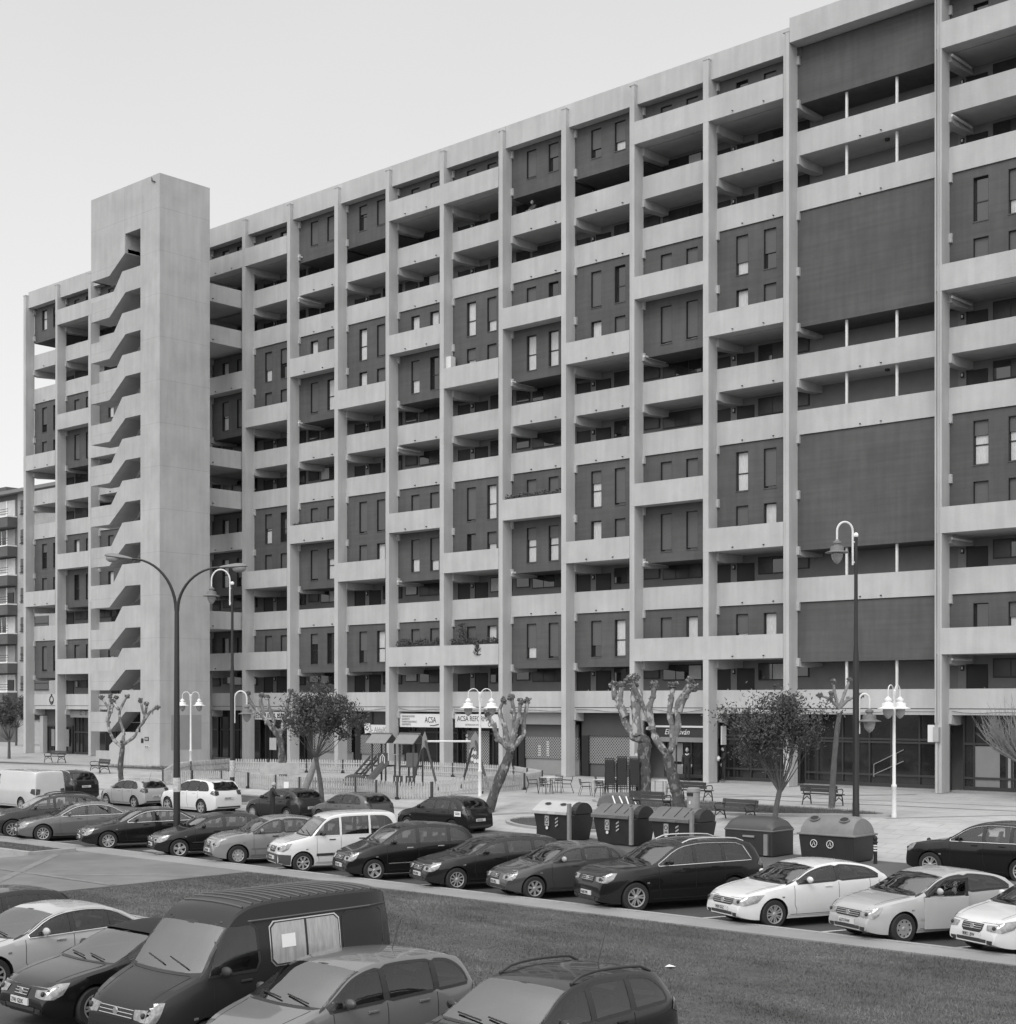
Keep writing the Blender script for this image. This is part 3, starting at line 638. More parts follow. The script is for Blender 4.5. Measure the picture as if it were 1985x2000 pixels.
def f_acsa(o, c, P, xa, xb):
    glazing(P, xa + .25, xb, ZB, 3.75, (0, .1, .58, 1), (3.3,))
    b = MB(); b.box(xa + .1, xb, YS - .75, YS - .62, 3.68, 4.52, sign_m); P(b, 'sign_board')
    text('lettering', 'ACSA', .5, (xa + 2.37 - c.x, -.76, 3.98 - c.z), black_m, o, sx=.8)
    for j, s_ in enumerate(('IMPERMEABILIZACIONES', 'AISLAMIENTOS', 'PAVIMENTOS INDUSTRIALES', 'REVESTIMIENTOS')): text('small_lettering', s_, .17, (xa + .3 - c.x, -.76, 4.3 - .17 * j - c.z), grey_print, o, sx=.62)
    b = MB(); b.tube([(xa + 2.85, YS - .77, 3.8), (xa + 3.2, YS - .77, 3.8), (xa + 3.6, YS - .77, 3.88)], .02, black_m, 6); P(b, 'logo_swoosh')
shop(9, 'shop_front', 'shop front under a white ACSA sign with four small lines of text', f_acsa)
def f_ref(o, c, P, xa, xb):
    glazing(P, xa + .1, xb, ZB, 3.7, (0, .1, .5, .58, 1), (3.3,)); lattice(P, xa + .5, xa + 2.4, ZB + .2, 3.5)
    b = MB(); b.box(xa + .13, xb - .02, YS - .75, YS - .62, 3.7, 4.52, sign_m); P(b, 'sign_board')
    text('lettering', 'ACSA REFORMAS', .44, (xa + .33 - c.x, -.76, 4.1 - c.z), black_m, o, sx=.86)
    text('small_lettering', 'DISTRIBUIDOR OFICIAL', .16, (xa + 1.0 - c.x, -.76, 3.82 - c.z), grey_print, o, sx=.8); text('lettering', 'OMA', .4, (xa + 2.9 - c.x, -.76, 3.78 - c.z), black_m, o, sx=.85)
    b = MB(); q = random.Random(4)
    for (u, z, s_) in ((.65, 2.2, .2), (.95, 2.15, .12), (.7, 1.75, .13), (.95, 1.65, .14), (1.2, 1.65, .14), (.25, 3.2, .1), (.25, 2.95, .1), (-2.4, 2.9, .18)):
        if u > 0: b.lathe([(s_, 0), (s_, .01)], (xa + u + .3, YS - .14, z), sign_m, 8, axis='y')
    P(b, 'sticker')
shop(10, 'shop_front', 'shop front under a white ACSA REFORMAS sign with stickers on its glass', f_ref)
def f_blind(o, c, P, xa, xb):
    b = MB(); b.box(xa, xb, YS - .02, YS + .1, ZB, 1.95, concrete_gallery); b.box(xa, xb, YS - .5, YS - .3, 3.95, 4.65, mat('shutter_case', .22, .6, .08, 2)); b.box(xa, xb, YS - .1, YS, 3.2, 3.95, shutter_m); b.box(xa, xa + .45, YS - .2, YS, ZB, 3.95, frame_m)
    b.box(xa + .5, xb, YS + .02, YS + .06, 1.95, 3.2, mat('pale_backdrop', .2, .7, .3, 1)); P(b, 'wall'); lattice(P, xa + .45, xb, 1.95, 3.2)
    b = MB()
    for (u, n_) in ((1.5, 5), (2.15, 7)):
        for j in range(n_): b.box(xa + u, xa + u + .2, YS - .13, YS - .12, 2.1 + j * .13, 2.18 + j * .13, curtain_m)
    P(b, 'poster')
shop(11, 'shop_front', 'closed front with a pale shutter case, lattice grille and two vertical white signs', f_blind)
def f_jk(o, c, P, xa, xb):
    b = MB(); b.box(xa, xb, YS - .02, YS + .1, ZB, 1.75, shutter_m); b.box(xa, xb, YS - .2, YS - .05, 3.35, 4.66, mat('dark_fascia', .06, .8, .1, 2)); b.box(xa, xa + .5, YS - .2, YS, ZB, 3.35, frame_m)
    for u in (.9, 2.3, 3.5): b.box(xa + u, xa + u + .8, YS + .0, YS + .06, 1.75, 3.3, mat('pale_panel_inside', .14, .7, .2, 1))
    b.box(xa + .5, xb, YS + .06, YS + .1, 1.75, 3.35, shopglass); P(b, 'wall'); lattice(P, xa + .5, xb, 1.75, 3.35)
shop(12, 'shop_front', 'closed front with a dark fascia and full lattice grille beside the bar', f_jk)
def f_bar(o, c, P, xa, xb):
    glazing(P, xa + .9, xb - .1, ZB + .15, 3.3, (0, .22, .5, .78, 1), (3.2,))
    b = MB(); b.box(xa, xb, YS - .1, YS + .0, 3.3, 4.66, mat('bar_fascia', .035, .6, .1, 2)); b.box(xa + .1, xb - .12, YS - .2, YS - .1, 3.88, 3.98, white_m); b.box(xa + .8, xb - .05, YS - .35, YS - .12, 3.1, 3.35, gal_wall); P(b, 'sign_board')
    text('lettering', 'El Desván', .42, (xa + .95 - c.x, -.14, 3.5 - c.z), white_m, o, shear=.3)
    b = MB(); b.box(xa + 1.3, xa + 2.1, YS - .03, YS + .01, ZB + 1.0, ZB + 2.0, mat('bar_panel', .2, .6, .3, 1)); P(b, 'door_panel'); b = MB(); b.box(xa + 1.3, xa + 2.1, YS - .03, YS + .01, ZB + .25, ZB + .85, mat('bar_panel', .2)); P(b, 'door_panel'); b = MB(); b.box(xb - .9, xb - .6, YS - .08, YS - .06, 2.6, 3.0, curtain_m); P(b, 'poster')
shop(13, 'bar_front', 'bar front with a white script sign and glazed door behind the spotted plane tree', f_bar)
def f_two(o, c, P, xa, xb):
    glazing(P, xa, xb, ZB + .1, 4.66, (0, .12, .35, .55, .8, 1), (3.25, 3.45, 1.7)); text('lettering', '2', .42, (xa + 1.0 - c.x, -.09, 3.3 - c.z), white_m, o)
    b = MB(); b.box(xa, xb, YS - .6, YS - .02, ZB - .1, ZB + .1, path_m); P(b, 'step')
    b = MB(); b.box(xa + .02, xa + .1, YS - .5, YS - .1, 3.0, 4.0, sign_m); P(b, 'side_sign')
shop(14, 'entrance_front', 'glazed entrance lobby with a white number 2 over the door', f_two)
def f_lobby(o, c, P, xa, xb):
    glazing(P, xa, xb, ZB + .1, 4.66, (0, .09, .27, .46, .61, .8, 1), (3.25, 3.4, 1.65))
    b = MB(); b.box(xa, xb, YS - .6, YS - .02, ZB - .1, ZB + .1, path_m); P(b, 'step')
    b = MB(); x = xa + 3.88
    b.tube([(x, YS - .07, 1.6), (x, YS - .07, 2.2), (x + 1.6, YS - .07, 2.95)], .022, steel_m, 6); b.tube([(x, YS - .07, 1.7), (x + 1.6, YS - .07, 2.4)], .022, steel_m, 6); b.tube([(x + 1.2, YS - .07, 2.75), (x + 1.2, YS - .07, 2.2)], .02, steel_m, 6); P(b, 'stair_rail')
shop(15, 'entrance_front', 'wide glazed lobby with a stair rail under the blank render walls', f_lobby, 16)
def f_r(o, c, P, xa, xb):
    glazing(P, xa + .35, xb, ZB + .1, 4.66, (0, .12, .5, .56, 1), (3.25, 1.65)); b = MB(); b.box(xa + .8, xa + 2.1, YS + .0, YS + .02, 1.3, 3.2, gal_wall); b.box(xa + 2.4, xa + 2.75, YS + .0, YS + .02, 1.3, 3.2, mat('pale_strip', .3, .7, .1, 1)); P(b, 'interior_panel')
    b = MB(); b.box(xa, xb, YS - .6, YS - .02, ZB - .1, ZB + .1, path_m); P(b, 'step')
shop(16, 'shop_front', 'glazed front with a pale interior panel at the right edge of the picture', f_r)
shop(17, 'shop_front', 'last glazed front beyond the right edge pillar', f_dark)
# junction boxes and pipes on the right hand pillar
b = MB(); x = PX(16); b.box(x - .3, x + .02, Y0 - .1, Y0 + .1, 3.4, 4.2, sign_m); b.box(x + .02, x + .3, Y0 - .22, Y0, 3.42, 4.1, mat('box_grey', .33, .6, .1, 2)); b.tube([(x + .14, Y0 - .08, ZB), (x + .14, Y0 - .08, 3.4)], .06, concrete); b.build('junction_box', blk)
# cables and lights under first parapet
b = MB()
for i in range(6, 18):
    for x_ in (PX(i) + .5,):
        w_ = PX(i + 1) - PX(i) - .5 if i < 18 else 4
        b.tube([(x_ + w_ * t / 8, Y1 - .03, 4.86 - .12 * math.sin(math.pi * t / 8) + .05 * math.sin(i + t)) for t in range(9)], .012, black_m, 5)
b.build('cable', blk)

# neighbouring building at far left
nb = thing('brick_building', (-144, 84, 0), 'brick apartment house with balconies behind the left end of the concrete block', 'building')
def nbp(b, nm): b.v = [(x + 144, y - 84, z) for x, y, z in b.v]; return b.build(nm, nb)
b = MB(); b.box(-160, -144.3, 82, 98, 0, 27.0, brick_m); b.box(-144.3, -130, 82, 98, 0, 27.0, brickpale_m); nbp(b, 'wall')
b = MB(); b.box(-160.3, -129.6, 81.2, 98.3, 27.0, 27.35, gal_wall); b.box(-160, -145.6, 81.4, 98, 27.35, 27.8, shutter_m); nbp(b, 'roof')
for j in range(8):
    z = 3.3 + j * 3.05
    if j:
        b = MB(); b.box(-156, -144.4, 80.9, 82, z - 1.15, z - .12, brick_m); b.box(-156, -144.4, 80.85, 82, z - .12, z, white_m)
        for q in range(3): b.tube([(-156, 80.95, z + .2 + q * .25), (-144.4, 80.95, z + .2 + q * .25)], .03, iron, 5)
        nbp(b, 'balcony')
    b = MB(); b.box(-148.6, -144.7, 81.9, 82, z, z + 1.75, mat('pale_blind', .5, .7, .15, 2) if j % 2 else mat('grey_curtain', .25, .7, .2, 2, stretch=(4, 1, 1))); b.box(-146.3, -146.1, 81.8, 81.9, z, z + 1.75, white_m)
    if j in (1, 4): b.box(-146.0, -144.8, 81.8, 81.9, z + .1, z + 1.2, frame_m)
    if j in (3, 6): b.box(-148.5, -146.4, 81.82, 81.9, z + .1, z + 1.65, glass_m); b.box(-147.2, -147.1, 81.78, 81.82, z + .1, z + 1.65, white_m)
    nbp(b, 'window')
    b = MB(); b.box(-143.6, -138.2, 81.93, 82, z + .2, z + 1.6, glass_m); b.box(-143.6, -138.2, 81.9, 81.93, z + .75, z + .87, frame_m); b.box(-141.0, -140.85, 81.85, 81.93, z + .2, z + 1.6, frame_m if j % 2 else white_m); b.box(-143.7, -138.1, 81.88, 81.93, z + .1, z + .2, frame_m); nbp(b, 'window')

# ------------------------------------------------------------------ lamps
def lantern(parent, loc, m, sc=1.0):
    b = MB(); x, y, z = loc
    b.lathe([(.0, .0), (.07, 0), (.09, -.06), (.16, -.09), (.16, -.16), (.12, -.19), (.12, -.24), (.26, -.28), (.27, -.44), (.46, -.50), (.45, -.53), (.22, -.52), (.0, -.52)], (0, 0, 0), m, 18)
    b.v = [(p[0] * sc + x, p[1] * sc + y, p[2] * sc + z) for p in b.v]; o = b.build('lantern', parent, smooth=True)
    g = MB(); g.lathe([(.22, -.525), (.23, -.62), (.19, -.78), (.1, -.9), (.01, -.96)], (0, 0, 0), globe_m, 16)
    g.v = [(p[0] * sc + x, p[1] * sc + y, p[2] * sc + z) for p in g.v]; g.build('globe', o, smooth=True); return o
def arc(c, r, a0, a1, ax, n=12, rz_=1.0):
    return [Vector(c) + Vector(ax) * (r * math.cos(a0 + (a1 - a0) * i / n)) + Vector((0, 0, r * rz_ * math.sin(a0 + (a1 - a0) * i / n))) for i in range(n + 1)]
def white_lamp(loc, label, h=5.05, sc=.85, tw=0):
    t = thing('street_lamp', loc, label, 'street lamp', 'white twin lanterns on the plaza'); b = MB()
    b.lathe([(.1, 0), (.1, .12), (.085, .15), (.085, 1.1), (.1, 1.12), (.1, 1.2), (.065, 1.25), (.05, h - .7), (.05, h - .45), (.08, h - .4), (.08, h - .25), (.03, h - .2)], (0, 0, 0), pole_white, 12); b.build('pole', t, smooth=True)
    VR = Vector((math.cos(R(42.4 + tw)), math.sin(R(42.4 + tw)), 0))
    for s_ in (-1, 1):
        b = MB(); r = .235; c = VR * s_ * (.06 + r); b.tube([VR * s_ * .05 + Vector((0, 0, h - .6))] + [VR * s_ * .06 + Vector((0, 0, h - .35))] + arc((c.x, c.y, h - .28), r, math.pi, 0, VR * s_)[1:] + [VR * s_ * (.06 + 2 * r) + Vector((0, 0, h - .5))], .022, pole_white, 7); b.build('arm', t, smooth=True)
        p = VR * s_ * (.06 + 2 * r); lantern(t, (p.x, p.y, h - .48), white_m, sc)
    return t
white_lamp((-79.5, 57.2, 1.0), 'white twin lantern lamp in front of the stair tower', h=4.95)
white_lamp((-47.2, 49.8, .97), 'white twin lantern lamp beside the playground swing', h=4.95, sc=.85)
white_lamp((-27.14, 50.92, 1.0), 'white twin lantern lamp alone on the open paving at right', h=4.95, tw=52)
def dark_lamp(loc, label, up, lo, zlo, h):
    t = thing('street_lamp', loc, label, 'street lamp', 'tall dark posts with one high and one low lantern'); b = MB()
    b.lathe([(.13, 0), (.13, .5), (.12, .55), (.115, h * .55), (.075, h * .62), (.06, h), (.02, h + .02)], (0, 0, 0), pole_dark, 12); b.blob((0, 0, h + .06), .1, white_m, jit=0); b.build('pole', t, smooth=True)
    for (r, z, sgn) in ((up, h - .1, -1), (lo, zlo, 1)):
        c = VR * sgn * (.12 + r); b = MB()
        b.tube([VR * sgn * .12 + Vector((0, 0, z - .95)), VR * sgn * .12 + Vector((0, 0, z + .3))] + arc((c.x, c.y, z + .3), r, math.pi, 0, VR * sgn, rz_=1.2)[1:] + [VR * sgn * (.12 + 2 * r) + Vector((0, 0, z - .03))], .04, pole_white, 8)
        for q in (.85, .1): b.tube([Vector((0, 0, z - q)), VR * sgn * .12 + Vector((0, 0, z - q))], .035, pole_white, 6)
        b.build('arm', t, smooth=True); p = VR * sgn * (.12 + 2 * r); lantern(t, (p.x, p.y, z), lantern_grey, .95)
    return t
dark_lamp((-28.2, 50.0, 1.0), 'tall dark lamp post with two lanterns beside the smooth pollard at right', .29, .19, 4.05, 10.4)
dark_lamp((-62.2, 47.3, .55), 'tall dark lamp post with two lanterns and stickers by the playground fence', .47, .31, 4.6, 10.7)
b = MB(); b.tube([(0, 0, .9), (0, 0, 1.75)], .14, mat('torn_stickers', .42, .8, .6, 9), 10)
_l = [o for o in bpy.data.objects if o.get('label', '').startswith('tall dark lamp post with two lanterns and stickers')][0]; b.build('sticker', _l)
# big double arm post on the near footpath
t = thing('street_lamp', (-44.75, 31.6, 0), 'very tall dark lamp post with two spreading cobra head arms', 'street lamp')
b = MB(); b.lathe([(.12, 0), (.12, 2.5), (.1, 5), (.08, 8.6), (.05, 8.8)], (0, 0, 0), pole_dark, 14); b.build('pole', t, smooth=True)
for s_, w_, hh in ((-1, 1.55, 1.55), (1, 1.5, 1.25)):
    b = MB(); z0 = 8.5; pts = [Vector((0, 0, z0)) + VR * s_ * .03]
    for i in range(1, 13):
        a = math.pi / 2 * i / 12; pts.append(VR * s_ * (.03 + w_ * (1 - math.cos(a))) + Vector((0, 0, z0 + (hh + .3) * math.sin(a))))
    b.tube(pts, [.06 - .025 * i / 12 for i in range(13)], pole_dark, 8); b.build('arm', t, smooth=True)
    e = pts[-1]; d = VR * s_; hb = MB(); dz = .12 if s_ < 0 else .04
    prof = [(0, .05), (.12, .09), (.35, .13), (.6, .17), (.8, .16), (.95, .09), (1.0, .03)]; vs = []; n = 10
    for (u, r) in prof:
        for k in range(n):
            a = 2 * math.pi * k / n; vs.append(e + d * u * .98 + Vector((0, 0, dz * u + math.sin(a) * r * (.75 if math.sin(a) > 0 else .35))) + VF * math.cos(a) * r)
    hb.add(vs, [(i * n + k, i * n + (k + 1) % n, (i + 1) * n + (k + 1) % n, (i + 1) * n + k) for i in range(len(prof) - 1) for k in range(n)] + [tuple(range(n))[::-1], tuple(range((len(prof) - 1) * n, len(prof) * n))], lantern_grey)
    h_ = hb.build('lamp_head', t, smooth=True); g = MB(); c = e + d * .68 + Vector((0, 0, dz * .68 - .05)); g.blob((0, 0, 0), .2, globe_m, n=10, sq=(1.3, .7, .8), jit=0)
    rot = Matrix.Rotation(R(42.4), 3, 'Z'); g.v = [tuple(rot @ Vector(v) + c) for v in g.v]; g.build('globe', h_, smooth=True)
b = MB(); b.tube([(0, 0, 2.1), (0, 0, 2.6)], .14, mat('torn_stickers', .42, .8, .6, 9), 12); b.build('sticker', t)
b = MB(); b.box(-.9, .9, -.8, .5, -.02, .02, path_m); b.v = [(x, y, z + .0) for x, y, z in b.v]; b.build('footing', t)

# ------------------------------------------------------------------ trees
def limb(b, pts, r0, r1, m, n=9, wob=.0, q=None):
    """pts: (right, up, depth) in metres, swept with slight lumps"""
    P3 = [VR * p[0] + VF * (p[2] if len(p) > 2 else 0) + Vector((0, 0, p[1])) for p in pts]
    out = []; rs = []; N_ = len(P3) - 1
    for i in range(N_):
        for t_ in range(4):
            f = t_ / 4; p0 = P3[max(i - 1, 0)]; p1 = P3[i]; p2 = P3[i + 1]; p3 = P3[min(i + 2, N_)]
            v = .5 * ((2 * p1) + (p2 - p0) * f + (2 * p0 - 5 * p1 + 4 * p2 - p3) * f * f + (3 * p1 - p0 - 3 * p2 + p3) * f ** 3)
            out.append(v); rs.append((r0 + (r1 - r0) * (i + f) / N_) * (1 + (q.uniform(-wob, wob) if q else 0)))
    out.append(P3[-1]); rs.append(r1); b.tube(out, rs, m, n); return P3[-1]
def knob(b, p, r, seed):
    q = random.Random(seed); p = Vector(p)
    b.blob(p, r * .8, knob_m, seed, 7, jit=.3)
    for i in range(11):
        d = Vector((q.uniform(-1, 1), q.uniform(-1, 1), q.uniform(-.3, 1.2))).normalized() * r * q.uniform(.6, 1.05); b.blob(p + d, r * q.uniform(.25, .45), knob_m, seed * 17 + i, 5, jit=.4)
    for i in range(5):
        d = Vector((q.uniform(-1, 1), q.uniform(-1, 1), q.uniform(.1, 1))).normalized() * r * 1.35; b.tube([p, p + d], [r * .3, r * .18], bark, 5)
def pollard(loc, label, trunk, limbs, ppm, m=bark, r=.2, kr=.17, seed=1):
    """trunk and limbs in picture-like units (right, up) divided by ppm to metres"""
    t = thing('plane_tree', loc, label, 'tree', 'pollarded trees on the plaza'); q = random.Random(seed)
    b = MB(); tr = [(p[0] / ppm, p[1] / ppm, 0) for p in trunk]; limb(b, tr, r, r * .72, m, 12, .12, q)
    for _k in range(5): p = tr[q.randrange(len(tr))]; a = q.uniform(0, 6.28); b.blob(VR * (p[0] + math.cos(a) * r * .7) + VF * math.sin(a) * r * .7 + Vector((0, 0, p[1] + q.uniform(-.2, .2))), r * q.uniform(.25, .5), m, q.randrange(999), 6); b.build('trunk', t, smooth=True)
    for j, L_ in enumerate(limbs):
        b = MB(); dep = q.uniform(-.5, .5); n = len(L_)
        pts = [(p[0] / ppm, p[1] / ppm, dep * i / max(1, n - 1)) for i, p in enumerate(L_)]
        e = limb(b, pts, r * .55, r * .34, m, 9, .2, q); knob(b, e, kr * .9, seed * 100 + j)
        for _k in range(4): p = pts[q.randrange(1, n)]; b.blob(VR * (p[0] + q.uniform(-.08, .08)) + VF * p[2] + Vector((0, 0, p[1] + q.uniform(-.15, .1))), r * q.uniform(.3, .5), m, q.randrange(999), 5, jit=.4)
        if n > 2 and q.random() < .6: knob(b, VR * pts[n // 2][0] + VF * pts[n // 2][2] + Vector((0, 0, pts[n // 2][1])), kr * .5, seed * 77 + j)
        b.build('limb', t, smooth=True)
    return t
# px offsets from each base; ppm = px per metre at that distance
pollard((-73.5, 48.2, .65), 'pollarded plane tree in front of the stair tower', [(0, -5), (-3, 30), (0, 60), (2, 78)],
        [[(0, 72), (-16, 86), (-24, 104), (-28, 122), (-23, 140), (-40, 168)], [(-24, 100), (-28, 125), (-26, 145), (-24, 170)], [(-22, 140), (-18, 155), (-15, 168)], [(2, 78), (2, 100), (-6, 125), (-6, 145), (6, 170)], [(-6, 145), (-20, 160)],
         [(4, 78), (24, 92), (32, 108), (44, 125), (40, 142), (36, 162)], [(44, 128), (52, 155)], [(42, 122), (58, 142), (72, 148)]], 34.6, r=.17, kr=.16, seed=2)
pollard((-69.1, 53.8, 1.0), 'pollarded plane tree behind the playground fence', [(65, -2), (62, 40), (58, 75), (45, 95)],
        [[(45, 92), (33, 110), (14, 130), (0, 150), (-3, 163)], [(28, 112), (25, 130), (20, 145), (21, 158)], [(42, 95), (46, 110), (36, 138), (34, 155)], [(58, 80), (70, 120), (76, 150), (80, 166)], [(60, 90), (88, 120), (92, 140), (90, 160)]], 34.2, r=.24, kr=.17, seed=3)
pollard((-43.8, 47.6, .6), 'leaning pollarded plane tree right of the white twin lamp', [(-28, -8), (-14, 40), (4, 85), (14, 110), (15, 125)],
        [[(15, 118), (2, 132), (-10, 146), (-16, 165), (-30, 190)], [(14, 125), (8, 142), (6, 158), (2, 170), (-5, 195), (2, 215)], [(15, 125), (22, 150), (24, 175), (22, 200), (18, 220)], [(18, 130), (26, 160), (32, 185), (36, 212)], [(16, 118), (30, 136), (42, 150), (42, 170), (50, 215)]], 45.6, r=.24, kr=.17, seed=4)
pollard((-40.7, 53.3, 1.0), 'stout pollarded plane tree with a bent top behind the stacked chairs', [(4, -4), (5, 50), (6, 95), (8, 112), (-2, 118)],
        [[(2, 116), (-12, 118), (-22, 135), (-34, 158), (-40, 185), (-50, 200), (-52, 222)], [(-12, 122), (-10, 150), (-14, 185), (-14, 232)], [(-30, 160), (-42, 190), (-35, 222)], [(-5, 124), (-8, 160), (-2, 205), (-12, 215), (-8, 236)]], 44.2, r=.33, kr=.2, seed=5)
pollard((-35.6, 48.9, .82), 'spotted forked plane tree in front of the bar', [(10, -6), (2, 40), (-8, 80), (-16, 110), (-18, 118)],
        [[(-14, 112), (-38, 145), (-46, 170), (-55, 195), (-70, 225), (-80, 250)], [(-46, 165), (-52, 205), (-46, 225), (-42, 250)], [(-16, 112), (-4, 140), (4, 175), (2, 205), (8, 225), (28, 258)], [(-8, 130), (-6, 165), (-12, 195), (-8, 225), (-4, 250)], [(6, 200), (20, 235), (34, 245)], [(-70, 222), (-92, 262), (-96, 285)][:2]], 49, r=.26, kr=.2, seed=6)
pollard((-31.5, 53.8, 1.0), 'slim smooth barked pollard by the tall dark lamp post at right', [(2, -2), (6, 70), (12, 140), (18, 185)],
        [[(17, 192), (10, 215), (5, 245)], [(18, 195), (29, 222), (41, 248)], [(18, 195), (36, 212), (58, 218)], [(16, 195), (-2, 212), (-22, 219)], [(2, 208), (-2, 222)]], 48.3, m=bark2, r=.14, kr=.13, seed=7)
# crooked bare trunk leaning beside the round leafy tree
b = MB(); t = thing('crooked_tree', (-57.2, 48.0, .65), 'bare crooked pale trunk leaning beside the round leafy tree', 'tree'); limb(b, [(-.3, -.1), (.1, .8), (.45, 1.8), (.6, 2.4), (.55, 3.1)], .2, .1, bark2, 10, .08, rnd); b.build('trunk', t, smooth=True)

def leafy(loc, label, th, cx, cz, rx, rz, n, ls, m=leaf_m, name='leafy_tree', lean=0, seed=1, nb=18, group='evergreen trees with full crowns', low=0, tr=.12):
    t = thing(name, loc, label, 'tree', group); q = random.Random(seed); b = MB()
    limb(b, [(0, -.1), (lean * .3, th * .5), (lean, th)], tr, tr * .75, bark3, 9, .06, q)
    cl = []
    for i in range(nb):
        a = q.uniform(0, 6.28); e = q.uniform(-.45, 1); rr = q.uniform(.4, 1.22); ce = math.sqrt(max(0, 1 - e * e))
        cl.append((Vector((math.cos(a) * ce * rx * rr, math.sin(a) * ce * rx * rr, cz + e * rz * rr)) + VR * cx, q.uniform(.1, .2) * rx))
    p0 = VR * lean + Vector((0, 0, th))
    for c, _ in cl[:18]:
        mid = p0.lerp(c, .5) + Vector((q.uniform(-.2, .2), q.uniform(-.2, .2), -.12)); b.tube([p0 - Vector((0, 0, .15)), mid, c], [tr * .3, tr * .13, .01], bark3, 5)
        for _k in range(3): b.tube([mid.lerp(c, q.uniform(.1, .8)), c + Vector((q.gauss(0, .25), q.gauss(0, .25), q.uniform(.0, .5))) * rx * .5], [.014, .005], bark3, 4)
    b.build('trunk', t, smooth=True)
    vs = []; fs = []
    for i in range(n):
        k, s_ = q.choice(cl); c = k + Vector((q.gauss(0, s_), q.gauss(0, s_), q.gauss(0, s_ * .8)))
        if c.z < low + th * .8: continue
        d = Vector((q.uniform(-1, 1), q.uniform(-1, 1), q.uniform(-.2, 1.2))).normalized(); w = d.orthogonal().normalized() * ls * .17; o = len(vs); L_ = ls * q.uniform(.6, 1.2)
        w = Matrix.Rotation(q.uniform(0, 6.28), 3, d) @ w
        vs += [c, c + d * L_ * .5 + w, c + d * L_, c + d * L_ * .5 - w]; fs.append((o, o + 1, o + 2, o + 3))
    me = bpy.data.meshes.new('crown'); me.from_pydata(vs, [], fs); me.materials.append(m); o = bpy.data.objects.new('crown', me); COL.objects.link(o); o.parent = t; return t
leafy((-52.95, 45.4, .15), 'round leafy evergreen tree in front of the playground fence', 2.7, -.25, 4.1, 1.6, 1.5, 8500, .17, lean=-.35, seed=11, nb=44)
leafy((-30.2, 47.6, .6), 'bushy evergreen tree in front of the lobby at right', 1.45, -.05, 3.25, 1.65, 1.8, 12000, .155, lean=.2, seed=12, nb=48)
leafy((-104.0, 58.4, 1.0), 'dense evergreen tree at the far left edge in front of brick house', 1.4, -.5, 2.9, 1.05, 1.5, 6500, .16, seed=13, nb=34)
leafy((-134, 76, 1.0), 'far evergreen tree beyond the left end of the block', 1.8, 0, 3.2, 1.8, 1.7, 5000, .25, seed=14, nb=30)
# bare twiggy tree at right edge
t = thing('twiggy_tree', (-27.6, 63.2, 1.0), 'bare pruned tree with a fan of thin upright twigs at the right edge', 'tree'); b = MB(); q = random.Random(5)
limb(b, [(0, -.1), (0, .8), (.05, 1.7)], .14, .11, bark2, 9, .05, q); b.build('trunk', t, smooth=True)
b = MB()
for i in range(34):
    a = q.uniform(0, 6.28); sp = q.uniform(.35, 1.3); d = Vector((math.cos(a) * sp, math.sin(a) * sp, q.uniform(.5, 1.0))).normalized(); L_ = q.uniform(1.3, 2.3)
    p0 = Vector((0, 0, 1.6)); p1 = p0 + d * L_ * .5 + Vector((q.uniform(-.08, .08), q.uniform(-.08, .08), 0)); p2 = p0 + d * L_
    b.tube([p0, p1, p2], [.05, .035, .025], bark2, 5)
    for k in range(9):
        s0 = p1.lerp(p2, q.uniform(0, 1)); e = s0 + Vector((d.x * .5 + q.gauss(0, .22), d.y * .5 + q.gauss(0, .22), q.uniform(.5, 1.3))) * q.uniform(.6, 1.1); m_ = s0.lerp(e, .5) + Vector((q.gauss(0, .05), q.gauss(0, .05), -.03))
        b.tube([s0, m_, e], [.014, .01, .004], bark2, 4)
        for _k in range(2): f_ = s0.lerp(e, q.uniform(.3, .9)); b.tube([f_, f_ + Vector((q.gauss(0, .12), q.gauss(0, .12), q.uniform(.1, .35)))], [.007, .003], bark2, 3)
b.build('crown', t, smooth=True)

# planters on balconies
def planter(i, kx, label, x0, x1, z, n, hh, seed, trail=0):
    t = thing('balcony_plants', (PX(i) + (x0 + x1) / 2, Y0 + .3, z), label, 'plants', 'plants on the balconies'); q = random.Random(seed); w = (x1 - x0) / 2; b = MB()
    b.box(-w, w, -.12, .12, -.15, .06, plastic_dark); b.build('trough', t); vs = []; fs = []
    for j in range(n):
        x = q.uniform(-w, w); y = q.uniform(-.2, .15); zz = q.uniform(0, hh) * (.4 + .6 * abs(math.sin(x * 2 + seed)))
        if trail and q.random() < trail: x = .5 + q.gauss(0, .1); y = -.34; zz = -q.uniform(0, .7)
        if trail and q.random() < .25: x = -1.05 + q.gauss(0, .16); zz = q.uniform(0, 1.25)
        c = Vector((x, y, zz)); d = Vector((q.uniform(-1, 1), q.uniform(-1, 1), q.uniform(-.3, 1))).normalized() * .11; u = d.orthogonal().normalized() * .035; o = len(vs); vs += [c, c + d * .5 + u, c + d, c + d * .5 - u]; fs.append((o, o + 1, o + 2, o + 3))
    me = bpy.data.meshes.new('leaves'); me.from_pydata(vs, [], fs); me.materials.append(leaf_m); o = bpy.data.objects.new('leaves', me); COL.objects.link(o); o.parent = t
planter(9, 1, 'long row of balcony plants above the ACSA sign', .9, 4.7, top(1) + .05, 900, .45, 1)
planter(10, 1, 'balcony plants with a small upright shrub and a trailing stem', .8, 4.6, top(1) + .05, 1500, .35, 2, trail=.12)
planter(11, 4, 'thin row of potted plants high on the balcony over the closed front', .3, 4.7, top(4) + .03, 420, .3, 3)
planter(7, 4, 'small balcony plants on the middle left balcony', .5, 4.2, top(4) + .03, 200, .16, 4)

